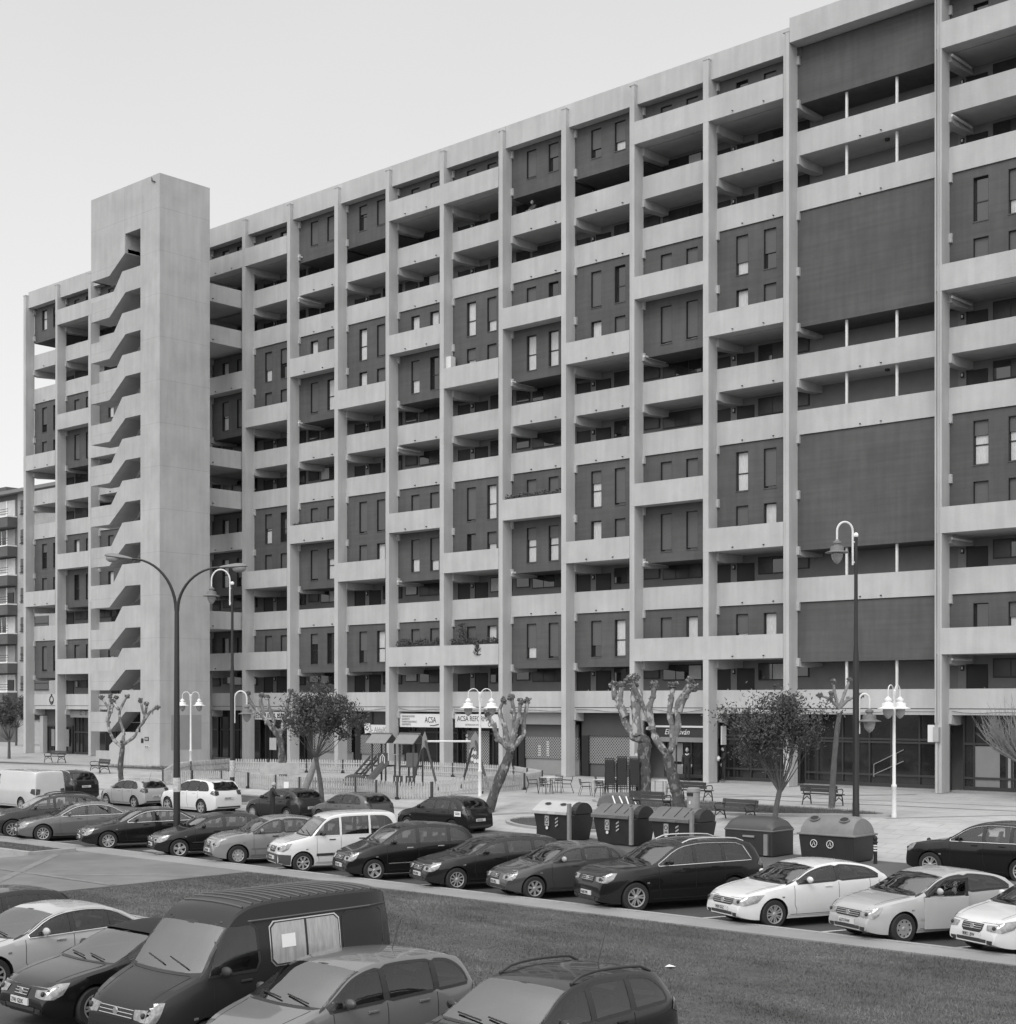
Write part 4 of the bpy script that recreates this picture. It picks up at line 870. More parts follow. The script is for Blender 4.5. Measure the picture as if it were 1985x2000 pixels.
# ------------------------------------------------------------------ benches
def make_bench():
    t = thing('park_bench', (0, 0, 0), 'x', 'bench', 'dark slatted benches on the plaza')
    b = MB(); L_ = .85
    for j in range(3): b.box(-L_, L_, -.24 + j * .155, -.11 + j * .155, .42, .455, wood_dark)
    b.build('seat', t, bevel=.006)
    b = MB()
    for z in (.56, .70): b.obox((0, .27 + (z - .56) * .22, z + .03), (L_, 0, 0), (0, .018, 0), (0, .012, .066), wood_dark)
    b.build('backrest', t, bevel=.006)
    for s_ in (-1, 1):
        b = MB(); x = s_ * (L_ - .12)
        b.tube([(x, -.3, 0), (x, -.27, .2), (x, -.22, .38), (x, .2, .4), (x, .24, .3), (x, .34, 0)], .026, iron, 7)
        b.tube([(x, .2, .4), (x, .27, .6), (x, .31, .8)], .022, iron, 7); b.tube([(x, -.22, .4), (x, -.3, .55), (x, -.24, .64), (x, .0, .65), (x, .27, .6)], .02, iron, 7)
        b.tube([(x, -.2, .2), (x, .0, .33), (x, .22, .2)], .018, iron, 6); b.build('leg', t, smooth=True)
    return t
bench0 = make_bench(); first = True
for (x, y, a, lab) in ((-94.6, 56.6, 5, 'dark bench at far left by the glazed shop'), (-78.9, 50.2, -12, 'dark bench in front of the stair tower base'), (-76.0, 57.3, 176, 'dark bench half hidden behind the big lamp post'),
                       (-55.6, 45.5, 183, 'dark bench behind the dark compact car with the man'), (-36.9, 49.0, 180, 'dark bench beside the spotted plane tree, behind containers'), (-38.0, 53.5, 178, 'dark bench in front of the lobby, between the spotted tree and litter bin'),
                       (-32.4, 48.3, -8, 'dark bench turned to the street beside the litter bin'), (-32.5, 54.9, 178, 'dark bench behind the slim smooth pollard')):
    o = bench0 if first else copy_tree(bench0); first = False; place(o, (x, y, gz(y) + .012), R(a), lab, sc=1.05)
# litter bin
t = thing('litter_bin', (-34.6, 48.7, gz(48.7)), 'round grey metal litter bin among the benches', 'litter bin'); b = MB(); b.lathe([(.24, 0), (.25, .05), (.25, .95), (.27, .97), (.27, 1.1), (.2, 1.14), (.0, 1.15)], (0, 0, 0), steel_m, 18); b.build('body', t, smooth=True)
b = MB(); b.box(-.13, .13, -.28, -.2, .82, .94, black_m); b.build('opening', t); b = MB(); b.box(-.03, .03, -.262, -.25, .5, .62, sign_m); b.build('sticker', t)
# covered bundle with poles beside the bench
t = thing('covered_bundle', (-38.9, 49.4, gz(49.4)), 'low grey covered bundle with pale poles beside the bench', 'bundle'); b = MB(); b.prism([(-.9, 0), (.9, 0), (.75, .5), (.5, .62), (-.3, .6), (-.75, .4)], 'y', -.4, .4, mat('grey_tarp', .12, .8, .2, 3)); b.build('cover', t, bevel=.08)
for j in range(4): b = MB(); b.tube([(.3 + j * .35, -.55, .12 + .1 * (j % 2)), (.05 + j * .35, -.45, .5)], .03, white_m, 6); b.build('pole', t)

# bollards
def bollard(loc, label):
    t = thing('bollard', loc, label, 'bollard', 'black bollards with a striped band'); b = MB(); b.lathe([(.06, 0), (.06, .75), (.08, .76), (.08, .8), (.05, .82), (.075, .9), (.05, .97), (.01, .99)], (0, 0, 0), black_m, 12); b.build('post', t, smooth=True)
    b = MB()
    for j in range(3): b.lathe([(.063, .5 + j * .08), (.063, .54 + j * .08)], (0, 0, 0), white_m, 12)
    b.build('stripe_band', t)
bollard((-23.95, 43.7, 0), 'black bollard at the right corner of the domed container'); bollard((-38.6, 44.0, 0), 'black bollard beside the pale lidded container'); bollard((-22.4, 44.3, 0), 'black bollard in front of the black car at right')

# ------------------------------------------------------------------ playground
fence_pts = [(-69.8, 48.4), (-65.2, 48.9), (-60.3, 48.6), (-58.2, 48.4), (-54.6, 48.9), (-52.8, 48.6), (-51.2, 48.45), (-49.3, 48.8), (-48.3, 51.0), (-48.9, 54.7), (-50.2, 57.5), (-54.6, 60.3), (-60.2, 61.3), (-66.0, 61.0), (-70.3, 59.0), (-74.5, 56.5), (-73.0, 52.5), (-69.8, 48.4)]
fn = thing('picket_fence', (-60, 54, 1), 'low white picket fence enclosing the playground', 'fence'); fc = Vector((-60, 54, 1))
for j in range(len(fence_pts) - 1):
    a = Vector((*fence_pts[j], 0)); c = Vector((*fence_pts[j + 1], 0)); L_ = (c - a).length; d = (c - a).normalized(); nn = Vector((-d.y, d.x, 0)); b = MB(); m = picket_grey if j in (0, 3, 5, 8) else picket_m; q = random.Random(j)
    n = int(L_ / .155)
    for i in range(n):
        p = a + d * (i + .5) * L_ / n; z = gz(p.y) + .04; w = .045
        u = [p - d * w, p + d * w]
        vs = []
        for off in (-.012, .012):
            for pp, zz in ((u[0], z), (u[1], z), (u[1], z + .72), (p, z + .79), (u[0], z + .72)): vs.append(tuple(pp + nn * off + Vector((0, 0, zz)) - fc))
        b.add(vs, [(0, 1, 2, 3, 4), (9, 8, 7, 6, 5)] + [(i_, (i_ + 1) % 5, (i_ + 1) % 5 + 5, i_ + 5) for i_ in range(5)], m)
    for zz in (.2, .56):
        b.add([tuple(v) for v in (a + nn * .02 + Vector((0, 0, gz(a.y) + zz)) - fc, c + nn * .02 + Vector((0, 0, gz(c.y) + zz)) - fc, c + nn * .02 + Vector((0, 0, gz(c.y) + zz + .07)) - fc, a + nn * .02 + Vector((0, 0, gz(a.y) + zz + .07)) - fc,
               a + nn * .045 + Vector((0, 0, gz(a.y) + zz)) - fc, c + nn * .045 + Vector((0, 0, gz(c.y) + zz)) - fc, c + nn * .045 + Vector((0, 0, gz(c.y) + zz + .07)) - fc, a + nn * .045 + Vector((0, 0, gz(a.y) + zz + .07)) - fc)],
              [(0, 1, 2, 3), (7, 6, 5, 4), (3, 2, 6, 7), (0, 4, 5, 1)], m)
    b.build('picket_panel', fn)
    m2 = max(1, int(L_ / 2.2))
    for i in range(m2):
        p = a + d * L_ * i / m2 - fc; z = gz(p.y + 54) - 1; b = MB(); b.box(p.x - .05, p.x + .05, p.y - .05, p.y + .05, z, z + .82, wood_dark); b.box(p.x - .09, p.x + .09, p.y - .09, p.y + .09, z, z + .12, iron); b.build('fence_post', fn)
pg = thing('play_tower', (-56.5, 53.1, 1.0), 'wooden double play tower with two gable roofs, ladder ramp and slide', 'play structure', rz=R(-30))
RX = VR; RY = VF
def L3(r, d, z): return Vector(VR * r + VF * d + Vector((0, 0, z)))
play_dark = mat('play_panel_dark', .045, .6, .15, 4); play_mid = mat('play_panel', .09, .6, .15, 4); play_roof = mat('play_roof', .2, .6, .12, 3)
for j, cx in enumerate((-.55, 1.15)):
    for sx in (-.42, .42):
        for sy in (-.42, .42): b = MB(); p = L3(cx + sx, sy, 0); b.tube([p, p + Vector((0, 0, 2.25))], .055, wood_dark, 6); b.build('post', pg)
    b = MB(); b.obox(L3(cx, 0, 1.0), VR * .45, VF * .45, (0, 0, .04), wood_dark); b.build('deck', pg)
    for s_ in (-1, 1):
        b = MB(); ang = R(42); cw = VR * s_; mid = L3(cx, 0, 2.5) + cw * .3
        ridge_dir = VR * .0 + VF
        # roof slopes left-right seen end on at right: ridge along the left-right axis leaning back
        sl = VF * s_ * .3 + Vector((0, 0, -.2)); c = L3(cx - .08, 0, 2.42) + VF * s_ * .28
        b.obox(c, VR * .62, VF * s_ * .34 + Vector((0, 0, -.26)), (0, 0, .02), play_roof); b.build('roof', pg)
    b = MB(); b.prism([(-.55, 2.2), (.55, 2.2), (0, 2.66)], 'y', -.02, .02, play_dark)
    b.v = [tuple(L3(cx + .5, p[0], p[2]) + VR * p[1]) for p in b.v]; b.build('gable', pg)
b = MB(); b.obox(L3(-.3, -.44, 1.35), VR * .3, VF * .02, (0, 0, .33), play_dark); 
for u in (-.12, 0, .12): b.tube([L3(-.3 + u, -.47, 1.12), L3(-.3 + u, -.47, 1.5)], .02, sign_m, 5)
b.tube([L3(-.45, -.47, 1.15), L3(-.43, -.47, 1.45), L3(-.3, -.47, 1.6), L3(-.17, -.47, 1.45), L3(-.15, -.47, 1.15)], .022, sign_m, 5); b.build('panel', pg)
b = MB(); b.obox(L3(1.5, -.44, 1.35), VR * .35, VF * .02, (0, 0, .35), play_mid); b.build('panel', pg)
for cx in (-1.1, .75, 1.5):
    b = MB(); b.obox(L3(cx, -.6, .35), VR * .28, VF * .02, (0, 0, .2), play_dark)
    for u in (-.12, 0, .12): b.tube([L3(cx + u, -.63, .25), L3(cx + u, -.63, .46)], .022, sign_m if u else play_mid, 5)
    b.build('panel', pg)
b = MB()
for u in range(5): b.tube([L3(.2 + u * .11, -.42, 1.05), L3(.2 + u * .11, -.42, 1.6)], .014, steel_m, 5)
b.tube([L3(.1, -.42, 1.6), L3(.75, -.42, 1.6)], .02, steel_m, 5); b.build('railing', pg)
b = MB()
for o_ in (-.55, 0, .35): b.obox(L3(-1.75, o_, .75), VR * .75 + Vector((0, 0, .72)), VF * .03, Vector((0, 0, .07)), wood_dark)
for k in range(6): b.tube([L3(-2.35 + k * .24, -.55, .12 + k * .23), L3(-2.35 + k * .24, .3, .12 + k * .23)], .03, steel_m if k % 2 else wood_dark, 6)
b.build('ladder_ramp', pg)
b = MB(); sp = [(.35, 1.1), (.2, 1.02), (-.15, .7), (-.5, .35), (-.75, .18), (-.95, .15)]
for w_ in (-1, 1): 
    for p, p2 in zip(sp, sp[1:]):
        a = L3(p[0], -1.0 + w_ * .26 - .1, p[1]); c = L3(p2[0], -1.0 + w_ * .26 - .1, p2[1]); b.add([a, c, c + Vector((0, 0, .2)), a + Vector((0, 0, .2)), a + VF * .03, c + VF * .03, c + VF * .03 + Vector((0, 0, .2)), a + VF * .03 + Vector((0, 0, .2))], [(0, 1, 2, 3), (7, 6, 5, 4), (3, 2, 6, 7)], play_mid)
for p, p2 in zip(sp, sp[1:]): a = L3(p[0], -1.36, p[1]); c = L3(p2[0], -1.36, p2[1]); b.add([a, c, c + VF * .52, a + VF * .52], [(0, 1, 2, 3)], steel_m)
b.build('slide', pg)
sw = thing('swing_frame', (-51.75, 52.5, 1.0), 'wooden swing frame with a long horizontal beam and pointed end boards', 'swing')
b = MB(); b.tube([L3(-1.25, 0, 2.35), L3(1.15, 0, 2.35)], .05, pole_white, 8); b.build('beam', sw)
for r in (-1.25, 1.2):
    for dd in (-1, 1): b = MB(); b.tube([L3(r, 0, 2.5), L3(r - .7 * dd, dd * .9, .02)], .06, wood_dark, 7); b.build('leg', sw)
    b = MB(); b.prism([(-.25, 1.95), (-.05, 2.1), (.1, 2.0), (.27, 1.95), (.2, 2.5), (.02, 2.85), (-.18, 2.55)], 'y', -.03, .03, play_roof); b.v = [tuple(VR * (p[0] if r > 0 else p[0] * .6) + VR * r + VF * (p[1] - .06) + Vector((0, 0, p[2]))) for p in b.v]; b.build('end_board', sw)
b = MB(); b.blob((0, 0, 0), .6, play_dark, 2, 10, (1, .1, .6), 0); t = thing('spring_rider', (-57.6, 51.5, 1.0), 'dark rounded play panel near the crooked trunk', 'play structure'); b.v = [tuple(VR * p[0] + VF * p[1] + Vector((0, 0, p[2] + .25))) for p in b.v]; b.build('panel', t, smooth=True)
t = thing('notice_board', (-66.2, 53.6, 1.0), 'grey board standing inside the playground fence', 'board'); b = MB(); b.obox(L3(0, 0, .55), VR * 1.1, VF * .02, (0, 0, .32), picket_grey); b.build('panel', t)
t = thing('fence_notice', (-59.3, 48.45, .75), 'small white notice on the near fence gate', 'sign'); b = MB(); b.obox(L3(0, -.06, .28), VR * .12, VF * .01, (0, 0, .24), white_m); b.build('panel', t)

# ------------------------------------------------------------------ bar terrace
def make_chair():
    t = thing('terrace_chair', (0, 0, 0), 'x', 'chair', 'metal terrace chairs outside the bar'); b = MB(); b.box(-.21, .21, -.2, .2, .43, .45, iron); b.build('seat', t)
    b = MB()
    for z in (.55, .62, .69, .76): b.obox((0, .24 + (z - .45) * .22, z), (.2, 0, 0), (0, .006, 0), (0, 0, .024), iron)
    b.build('backrest', t)
    for s_ in (-1, 1):
        b = MB(); b.tube([(s_ * .22, .34, 0), (s_ * .21, .2, .44), (s_ * .21, .31, .8)], .012, iron, 5); b.build('leg', t)
        b = MB(); b.tube([(s_ * .22, -.26, 0), (s_ * .21, -.2, .44), (s_ * .23, -.2, .64), (s_ * .23, .24, .62)], .014, iron, 5); b.build('leg', t)
    return t
ch0 = make_chair(); used = False
def chair(x, y, a, z=0, lab='', grp=None):
    global used
    o = ch0 if not used else copy_tree(ch0); used = True; place(o, (x, y, gz(y) + .014 + z), a, lab, grp, sc=.97)
def table(x, y, lab):
    t = thing('terrace_table', (x, y, gz(y) + .012), lab, 'table', 'white topped tables outside the bar'); b = MB(); b.box(-.36, .36, -.36, .36, .72, .75, sign_m); b.build('tabletop', t)
    for sx in (-1, 1):
        for sy in (-1, 1): b = MB(); b.tube([(sx * .3, sy * .3, 0), (sx * .3, sy * .3, .72)], .018, steel_m, 5); b.build('leg', t)
table(-46.2, 53.6, 'white topped terrace table nearest the playground'); table(-43.6, 55.6, 'white topped terrace table farthest back beside a pillar'); table(-42.9, 53.4, 'white topped terrace table beside the stacked chairs'); table(-40.6, 54.9, 'white topped terrace table behind the stout plane tree')
for (x, y, a, lab) in ((-46.9, 53.1, 130, 'terrace chair at the left of the table nearest the playground'), (-45.6, 54.0, -50, 'terrace chair at the right of the table nearest the playground'), (-45.9, 52.9, 185, 'terrace chair in front of the table nearest the playground'), (-46.5, 54.3, 10, 'terrace chair behind the table nearest the playground'),
                       (-44.3, 55.0, 120, 'terrace chair at the left of the farthest table'), (-43.0, 56.1, -40, 'terrace chair behind the farthest table'), (-43.2, 54.9, 200, 'terrace chair in front of the farthest table'),
                       (-43.6, 53.0, 140, 'terrace chair at the left of the table by the stacks'), (-42.5, 52.8, 190, 'terrace chair in front of the table by the stacks'), (-39.9, 54.5, -60, 'terrace chair behind the stout plane tree')):
    chair(x, y, R(a), 0, lab)
for (x, y, n, lab) in ((-41.75, 52.5, 13, 'stacked terrace chair in the leftmost stack'), (-41.25, 52.75, 14, 'stacked terrace chair in the middle stack'), (-40.75, 53.0, 14, 'stacked terrace chair in the stack against the tree')):
    for j in range(n): chair(x, y, R(205), j * .085, lab, 'chairs in ' + lab.split(' in ')[1])

# ------------------------------------------------------------------ rubbish containers
def container(x, y, label, lid, kind, rz=0):
    t = thing('rubbish_container', (x, y, 0), label, 'rubbish container', 'rubbish containers at the roadside', rz=rz)
    if kind == 'dome':
        W2, D2 = 1.02, .72; b = MB(); b.add([(-W2 * .93, -D2 * .9, .12), (W2 * .93, -D2 * .9, .12), (W2 * .93, D2 * .9, .12), (-W2 * .93, D2 * .9, .12), (-W2, -D2, .95), (W2, -D2, .95), (W2, D2, .95), (-W2, D2, .95)], [(3, 2, 1, 0), (0, 1, 5, 4), (1, 2, 6, 5), (2, 3, 7, 6), (3, 0, 4, 7), (4, 5, 6, 7)], bin_dark)
        b.box(-W2 - .05, W2 + .05, -D2 - .05, D2 + .05, .93, .99, bin_dome); b.build('body', t, bevel=.02)
        b = MB(); n = 14; vs = []
        for xx, k in ((-W2 * .96, .86), (-W2 * .8, .97), (-.05, 1), (.05, 1), (W2 * .8, .97), (W2 * .96, .86)):
            for i in range(n + 1): a = math.pi * i / n; vs.append((xx * (1 if abs(xx) < .1 else .93 + .07 * (1 - math.sin(a))), -D2 * .95 * math.cos(a) * (.55 + .45 * (1 - math.sin(a) * .3)), .99 + .58 * k * math.sin(a) ** .8))
        b.add(vs, [(r * (n + 1) + i, r * (n + 1) + i + 1, (r + 1) * (n + 1) + i + 1, (r + 1) * (n + 1) + i) for r in range(5) for i in range(n)] + [tuple(range(n + 1)), tuple(range(5 * (n + 1), 6 * (n + 1)))[::-1]], bin_dome); L_ = b.build('lid', t, smooth=True)
        for sx in (-.58, .52):
            b = MB(); c = Vector((sx, -.42, 1.44)); nn = Vector((0, -.62, .78)); u = Vector((1, 0, 0)); v = nn.cross(u)
            vs = [c + nn * .03 + (u * math.cos(a) * .15 + v * math.sin(a) * .1) for a in [2 * math.pi * i / 16 for i in range(16)]]; b.add(vs, [tuple(range(16))], black_m)
            b.tube([c + nn * .035 + (u * math.cos(a) * .17 + v * math.sin(a) * .12) for a in [2 * math.pi * i / 16 for i in range(17)]], .02, bin_dome, 6); b.build('opening', L_)
        for sx in (-.45, .15):
            b = MB(); b.tube([(sx + .12 * math.cos(a), -D2 - .0, .66 + .12 * math.sin(a)) for a in [2 * math.pi * i / 18 for i in range(19)]], .014, sign_m, 6)
            b.tube([(sx - .05, -D2 + .0, .6), (sx, -D2 - .0, .73), (sx + .05, -D2 + .0, .6)], .012, sign_m, 5); b.build('recycling_mark', t)
    elif kind == 'round':
        W2, D2 = .95, .66; b = MB(); b.box(-W2, W2, -D2, D2, .1, .95, bin_dark); b.box(-W2 - .03, W2 + .03, -D2 - .03, D2 + .03, .92, .98, bin_mid); b.build('body', t, bevel=.1)
        b = MB(); n = 14; vs = []
        for xx, k in ((-W2, .3), (-W2 * .9, .8), (-W2 * .7, 1), (W2 * .7, 1), (W2 * .9, .8), (W2, .3)):
            for i in range(n + 1): a = math.pi * i / n; vs.append((xx, -D2 * math.cos(a), .98 + .42 * k * math.sin(a)))
        b.add(vs, [(r * (n + 1) + i, r * (n + 1) + i + 1, (r + 1) * (n + 1) + i + 1, (r + 1) * (n + 1) + i) for r in range(5) for i in range(n)] + [tuple(range(n + 1)), tuple(range(5 * (n + 1), 6 * (n + 1)))[::-1]], lid); b.build('lid', t, smooth=True)
        b = MB(); b.box(W2 - .3, W2 - .16, -D2 - .08, -D2, .15, .85, mat('lift_arm', .2, .6, .2, 3)); b.box(-.2, .25, -D2 - .05, -D2, .72, .78, steel_m); b.build('lift_arm', t)
    else:
        W2, D2 = .98, .62; b = MB(); b.add([(-W2 * .86, -D2 * .8, .1), (W2 * .86, -D2 * .8, .1), (W2 * .86, D2 * .8, .1), (-W2 * .86, D2 * .8, .1), (-W2, -D2, 1.08), (W2, -D2, 1.08), (W2, D2, 1.08), (-W2, D2, 1.08)], [(3, 2, 1, 0), (0, 1, 5, 4), (1, 2, 6, 5), (2, 3, 7, 6), (3, 0, 4, 7), (4, 5, 6, 7)], bin_dark); b.build('body', t, bevel=.03)
        b = MB(); b.prism([(-D2 - .08, 1.06), (-D2 - .08, 1.18), (-D2 + .05, 1.26), (-.1, 1.52), (.1, 1.55), (D2, 1.3), (D2, 1.06)], 'x', -W2 - .04, W2 * .72, lid)
        if kind != 'holes':
            for xx in (-.5, 0, .42): b.prism([(-D2 + .02, 1.27), (-.1, 1.545), (-.1, 1.52), (-D2 + .05, 1.25)], 'x', xx, xx + .03, plastic_dark)
        b.box(-.22, .16, -D2 - .11, -D2 - .07, 1.06, 1.13, lid); L_ = b.build('lid', t, bevel=.02)
        if kind == 'holes':
            for xx in (-.5, .25): b = MB(); c = Vector((xx, -.32, 1.432)); nn = Vector((0, -.45, .89)); v = nn.cross(Vector((1, 0, 0))); b.add([c + nn * .012 + Vector((.15 * math.cos(a), 0, 0)) + v * .08 * math.sin(a) for a in [2 * math.pi * i / 14 for i in range(14)]], [tuple(range(14))], black_m); b.build('opening', L_)
        b = MB(); 
        n = 10; b.add([(W2 + .02, .0 + .5 * math.cos(math.pi * i / n), 1.1 + .42 * math.sin(math.pi * i / n)) for i in range(n + 1)] + [(W2 * .74, .0 + .5 * math.cos(math.pi * i / n), 1.1 + .42 * math.sin(math.pi * i / n)) for i in range(n + 1)], [tuple(range(n + 1))] + [(i, i + 1, i + n + 2, i + n + 1) for i in range(n)], bin_dark); b.build('end_housing', t)
        b = MB(); b.box(W2 - .22, W2 - .1, -D2 - .1, -D2 + .02, .15, 1.5, mat('lift_arm', .2, .6, .2, 3)); b.build('lift_arm', t)
        b = MB(); x0 = -.42; b.box(x0, x0 + .2, -D2 * .97 - .02, -D2 * .97, .62, 1.0, mat('worn_reflector', .33)); b.tube([(x0 + .1 + .07 * math.cos(a), -D2 * .97 - .025, .86 + .07 * math.sin(a)) for a in [2 * math.pi * i / 12 for i in range(13)]], .012, black_m, 5); b.box(x0 + .04, x0 + .16, -D2 * .97 - .024, -D2 * .97 - .02, .68, .72, black_m)
        b.lathe([(.06, 0), (.06, .012)], (x0 + .1, -D2 * .95 - .03, .54), sign_m, 12, axis='y'); b.build('notice', t)
        b = MB(); x0 = .08
        for k in range(3): b.prism([(x0, .58 + k * .13), (x0 + .13, .66 + k * .13), (x0 + .13, .72 + k * .13), (x0, .64 + k * .13)], 'y', -D2 * .95 - .02, -D2 * .95, mat('worn_reflector', .33, .6, .3, 8))
        b.build('reflective_stripes', t)
    return t
container(-36.95, 43.6, 'container with a pale two-hole lid, leftmost of the row', bin_light, 'holes')
container(-34.05, 43.6, 'dark container with a ribbed grey lid, second from the left', bin_mid, 'ribs')
container(-31.4, 43.6, 'dark container with a ribbed grey lid behind the roof of the big black car', bin_mid, 'ribs')
container(-28.4, 43.8, 'dark container with a smooth rounded dark lid', mat('dark_lid', .055, .4, .1, 3), 'round')
container(-25.45, 43.9, 'large container with a grey domed lid and two round openings', bin_dome, 'dome')

# ------------------------------------------------------------------ vehicles
def mono(pts):
    """monotone cubic through (x, y) points"""
    xs = [p[0] for p in pts]; ys = [p[1] for p in pts]; n = len(xs); d = [(ys[i + 1] - ys[i]) / (xs[i + 1] - xs[i]) for i in range(n - 1)]
    m = [d[0]] + [0 if d[i - 1] * d[i] <= 0 else 2 / (1 / d[i - 1] + 1 / d[i]) for i in range(1, n - 1)] + [d[-1]]
    def f(x):
        if x <= xs[0]: return ys[0]
        if x >= xs[-1]: return ys[-1]
        i = max(k for k in range(n - 1) if xs[k] <= x); h = xs[i + 1] - xs[i]; t = (x - xs[i]) / h
        return (2 * t ** 3 - 3 * t * t + 1) * ys[i] + (t ** 3 - 2 * t * t + t) * h * m[i] + (-2 * t ** 3 + 3 * t * t) * ys[i + 1] + (t ** 3 - t * t) * h * m[i + 1]
    return f
TY = {  # L, half width, top profile, belt (front, rear), DLO (front, rear), pillars, windscreen (cowl x, roof x), wheel x's, wheel r, tumble
 'hatch': dict(L=4.1, W=.87, P=[(0, .52), (.03, .62), (.1, .72), (.3, .82), (.7, .92), (1.05, .99), (1.35, 1.13), (1.75, 1.34), (2.1, 1.43), (2.6, 1.46), (3.2, 1.43), (3.65, 1.33), (3.8, 1.22), (3.98, .98), (4.05, .86), (4.09, .7), (4.1, .5)], B=(.92, 1.0), D=(1.15, 3.55), pil=(2.3, 3.15), ws=(1.1, 1.85), wx=(.78, 3.3), r=.315, tum=.36, rw='rear'),
 'hatch3': dict(L=4.3, W=.9, P=[(0, .52), (.03, .62), (.1, .72), (.35, .84), (.8, .94), (1.15, 1.0), (1.5, 1.16), (1.95, 1.37), (2.3, 1.45), (2.7, 1.48), (3.3, 1.43), (3.8, 1.31), (3.95, 1.2), (4.15, 1.02), (4.24, .88), (4.29, .7), (4.3, .5)], B=(.94, 1.06), D=(1.3, 3.8), pil=(2.62,), ws=(1.2, 2.05), wx=(.85, 3.48), r=.33, tum=.38, rw='rear'),
 'sedan': dict(L=4.6, W=.9, P=[(0, .5), (.03, .6), (.12, .7), (.4, .8), (.9, .89), (1.25, .95), (1.6, 1.1), (2.05, 1.33), (2.4, 1.41), (2.8, 1.43), (3.2, 1.4), (3.6, 1.28), (3.95, 1.1), (4.15, 1.03), (4.4, 1.0), (4.52, .93), (4.58, .75), (4.6, .5)], B=(.9, .97), D=(1.4, 3.85), pil=(2.5, 3.35), ws=(1.3, 2.15), wx=(.88, 3.6), r=.325, tum=.4, rw='top'),
 'mpv': dict(L=4.26, W=.89, P=[(0, .55), (.03, .68), (.12, .8), (.35, .92), (.7, 1.02), (.95, 1.09), (1.3, 1.3), (1.7, 1.52), (2.0, 1.59), (2.5, 1.63), (3.2, 1.6), (3.75, 1.52), (3.9, 1.42), (4.08, 1.12), (4.17, .98), (4.24, .8), (4.26, .5)], B=(1.0, 1.07), D=(1.0, 3.85), pil=(2.2, 3.2), ws=(1.0, 1.8), wx=(.8, 3.45), r=.32, tum=.3, rw='rear'),
 'wagon': dict(L=4.45, W=.88, P=[(0, .52), (.03, .62), (.1, .72), (.35, .82), (.8, .91), (1.15, .98), (1.5, 1.14), (1.95, 1.36), (2.3, 1.44), (2.8, 1.47), (3.5, 1.44), (4.0, 1.37), (4.15, 1.27), (4.32, 1.02), (4.4, .88), (4.44, .7), (4.45, .5)], B=(.92, .99), D=(1.25, 4.05), pil=(2.4, 3.25, 3.72), ws=(1.2, 2.05), wx=(.85, 3.5), r=.32, tum=.36, rw='rear'),
 'suv': dict(L=4.75, W=.95, P=[(0, .62), (.03, .8), (.12, .93), (.4, 1.02), (.9, 1.09), (1.3, 1.14), (1.65, 1.33), (2.1, 1.6), (2.4, 1.69), (2.9, 1.74), (3.7, 1.72), (4.3, 1.64), (4.45, 1.52), (4.62, 1.2), (4.7, 1.02), (4.74, .8), (4.75, .55)], B=(1.08, 1.16), D=(1.45, 4.25), pil=(2.6, 3.45), ws=(1.35, 2.2), wx=(.9, 3.75), r=.37, tum=.28, rw='rear'),
 'crossover': dict(L=4.5, W=.92, P=[(0, .6), (.03, .75), (.12, .86), (.4, .97), (.85, 1.05), (1.2, 1.11), (1.55, 1.29), (2.0, 1.53), (2.3, 1.61), (2.8, 1.66), (3.5, 1.63), (4.0, 1.55), (4.15, 1.44), (4.36, 1.14), (4.44, .98), (4.49, .8), (4.5, .52)], B=(1.03, 1.12), D=(1.35, 4.05), pil=(2.45, 3.3), ws=(1.25, 2.1), wx=(.87, 3.55), r=.36, tum=.32, rw='rear'),
 'van_small': dict(L=4.0, W=.84, P=[(0, .55), (.03, .72), (.12, .86), (.35, .97), (.75, 1.06), (.95, 1.11), (1.25, 1.4), (1.5, 1.64), (1.75, 1.76), (2.2, 1.82), (3.0, 1.83), (3.7, 1.8), (3.88, 1.72), (3.95, 1.4), (3.98, 1.0), (4.0, .5)], B=(1.07, 1.1), D=(1.0, 3.82), pil=(1.98, 2.95), ws=(1.0, 1.55), wx=(.75, 3.35), r=.31, tum=.16, rw='rear'),
 'van': dict(L=4.75, W=.97, P=[(0, .6), (.03, .8), (.12, .95), (.35, 1.1), (.7, 1.25), (.85, 1.31), (1.1, 1.66), (1.4, 2.0), (1.6, 2.17), (1.9, 2.27), (2.4, 2.3), (3.6, 2.3), (4.4, 2.28), (4.65, 2.22), (4.72, 1.9), (4.74, 1.2), (4.75, .5)], B=(1.22, 1.28), D=(.95, 3.5), pil=(), ws=(.87, 1.4), wx=(.95, 3.75), r=.33, tum=.12, rw='rear'),
 'panelvan': dict(L=5.2, W=.97, P=[(0, .6), (.03, .8), (.12, .95), (.35, 1.1), (.8, 1.25), (1.0, 1.3), (1.3, 1.6), (1.7, 1.88), (2.0, 1.94), (2.6, 1.96), (4.0, 1.96), (5.0, 1.94), (5.12, 1.88), (5.17, 1.3), (5.19, .9), (5.2, .5)], B=(1.2, 1.24), D=(1.1, 1.9), pil=(), ws=(1.02, 1.7), wx=(1.0, 4.1), r=.33, tum=.1, rw='rear'),
}
def interp(a, b, t): return a + (b - a) * t
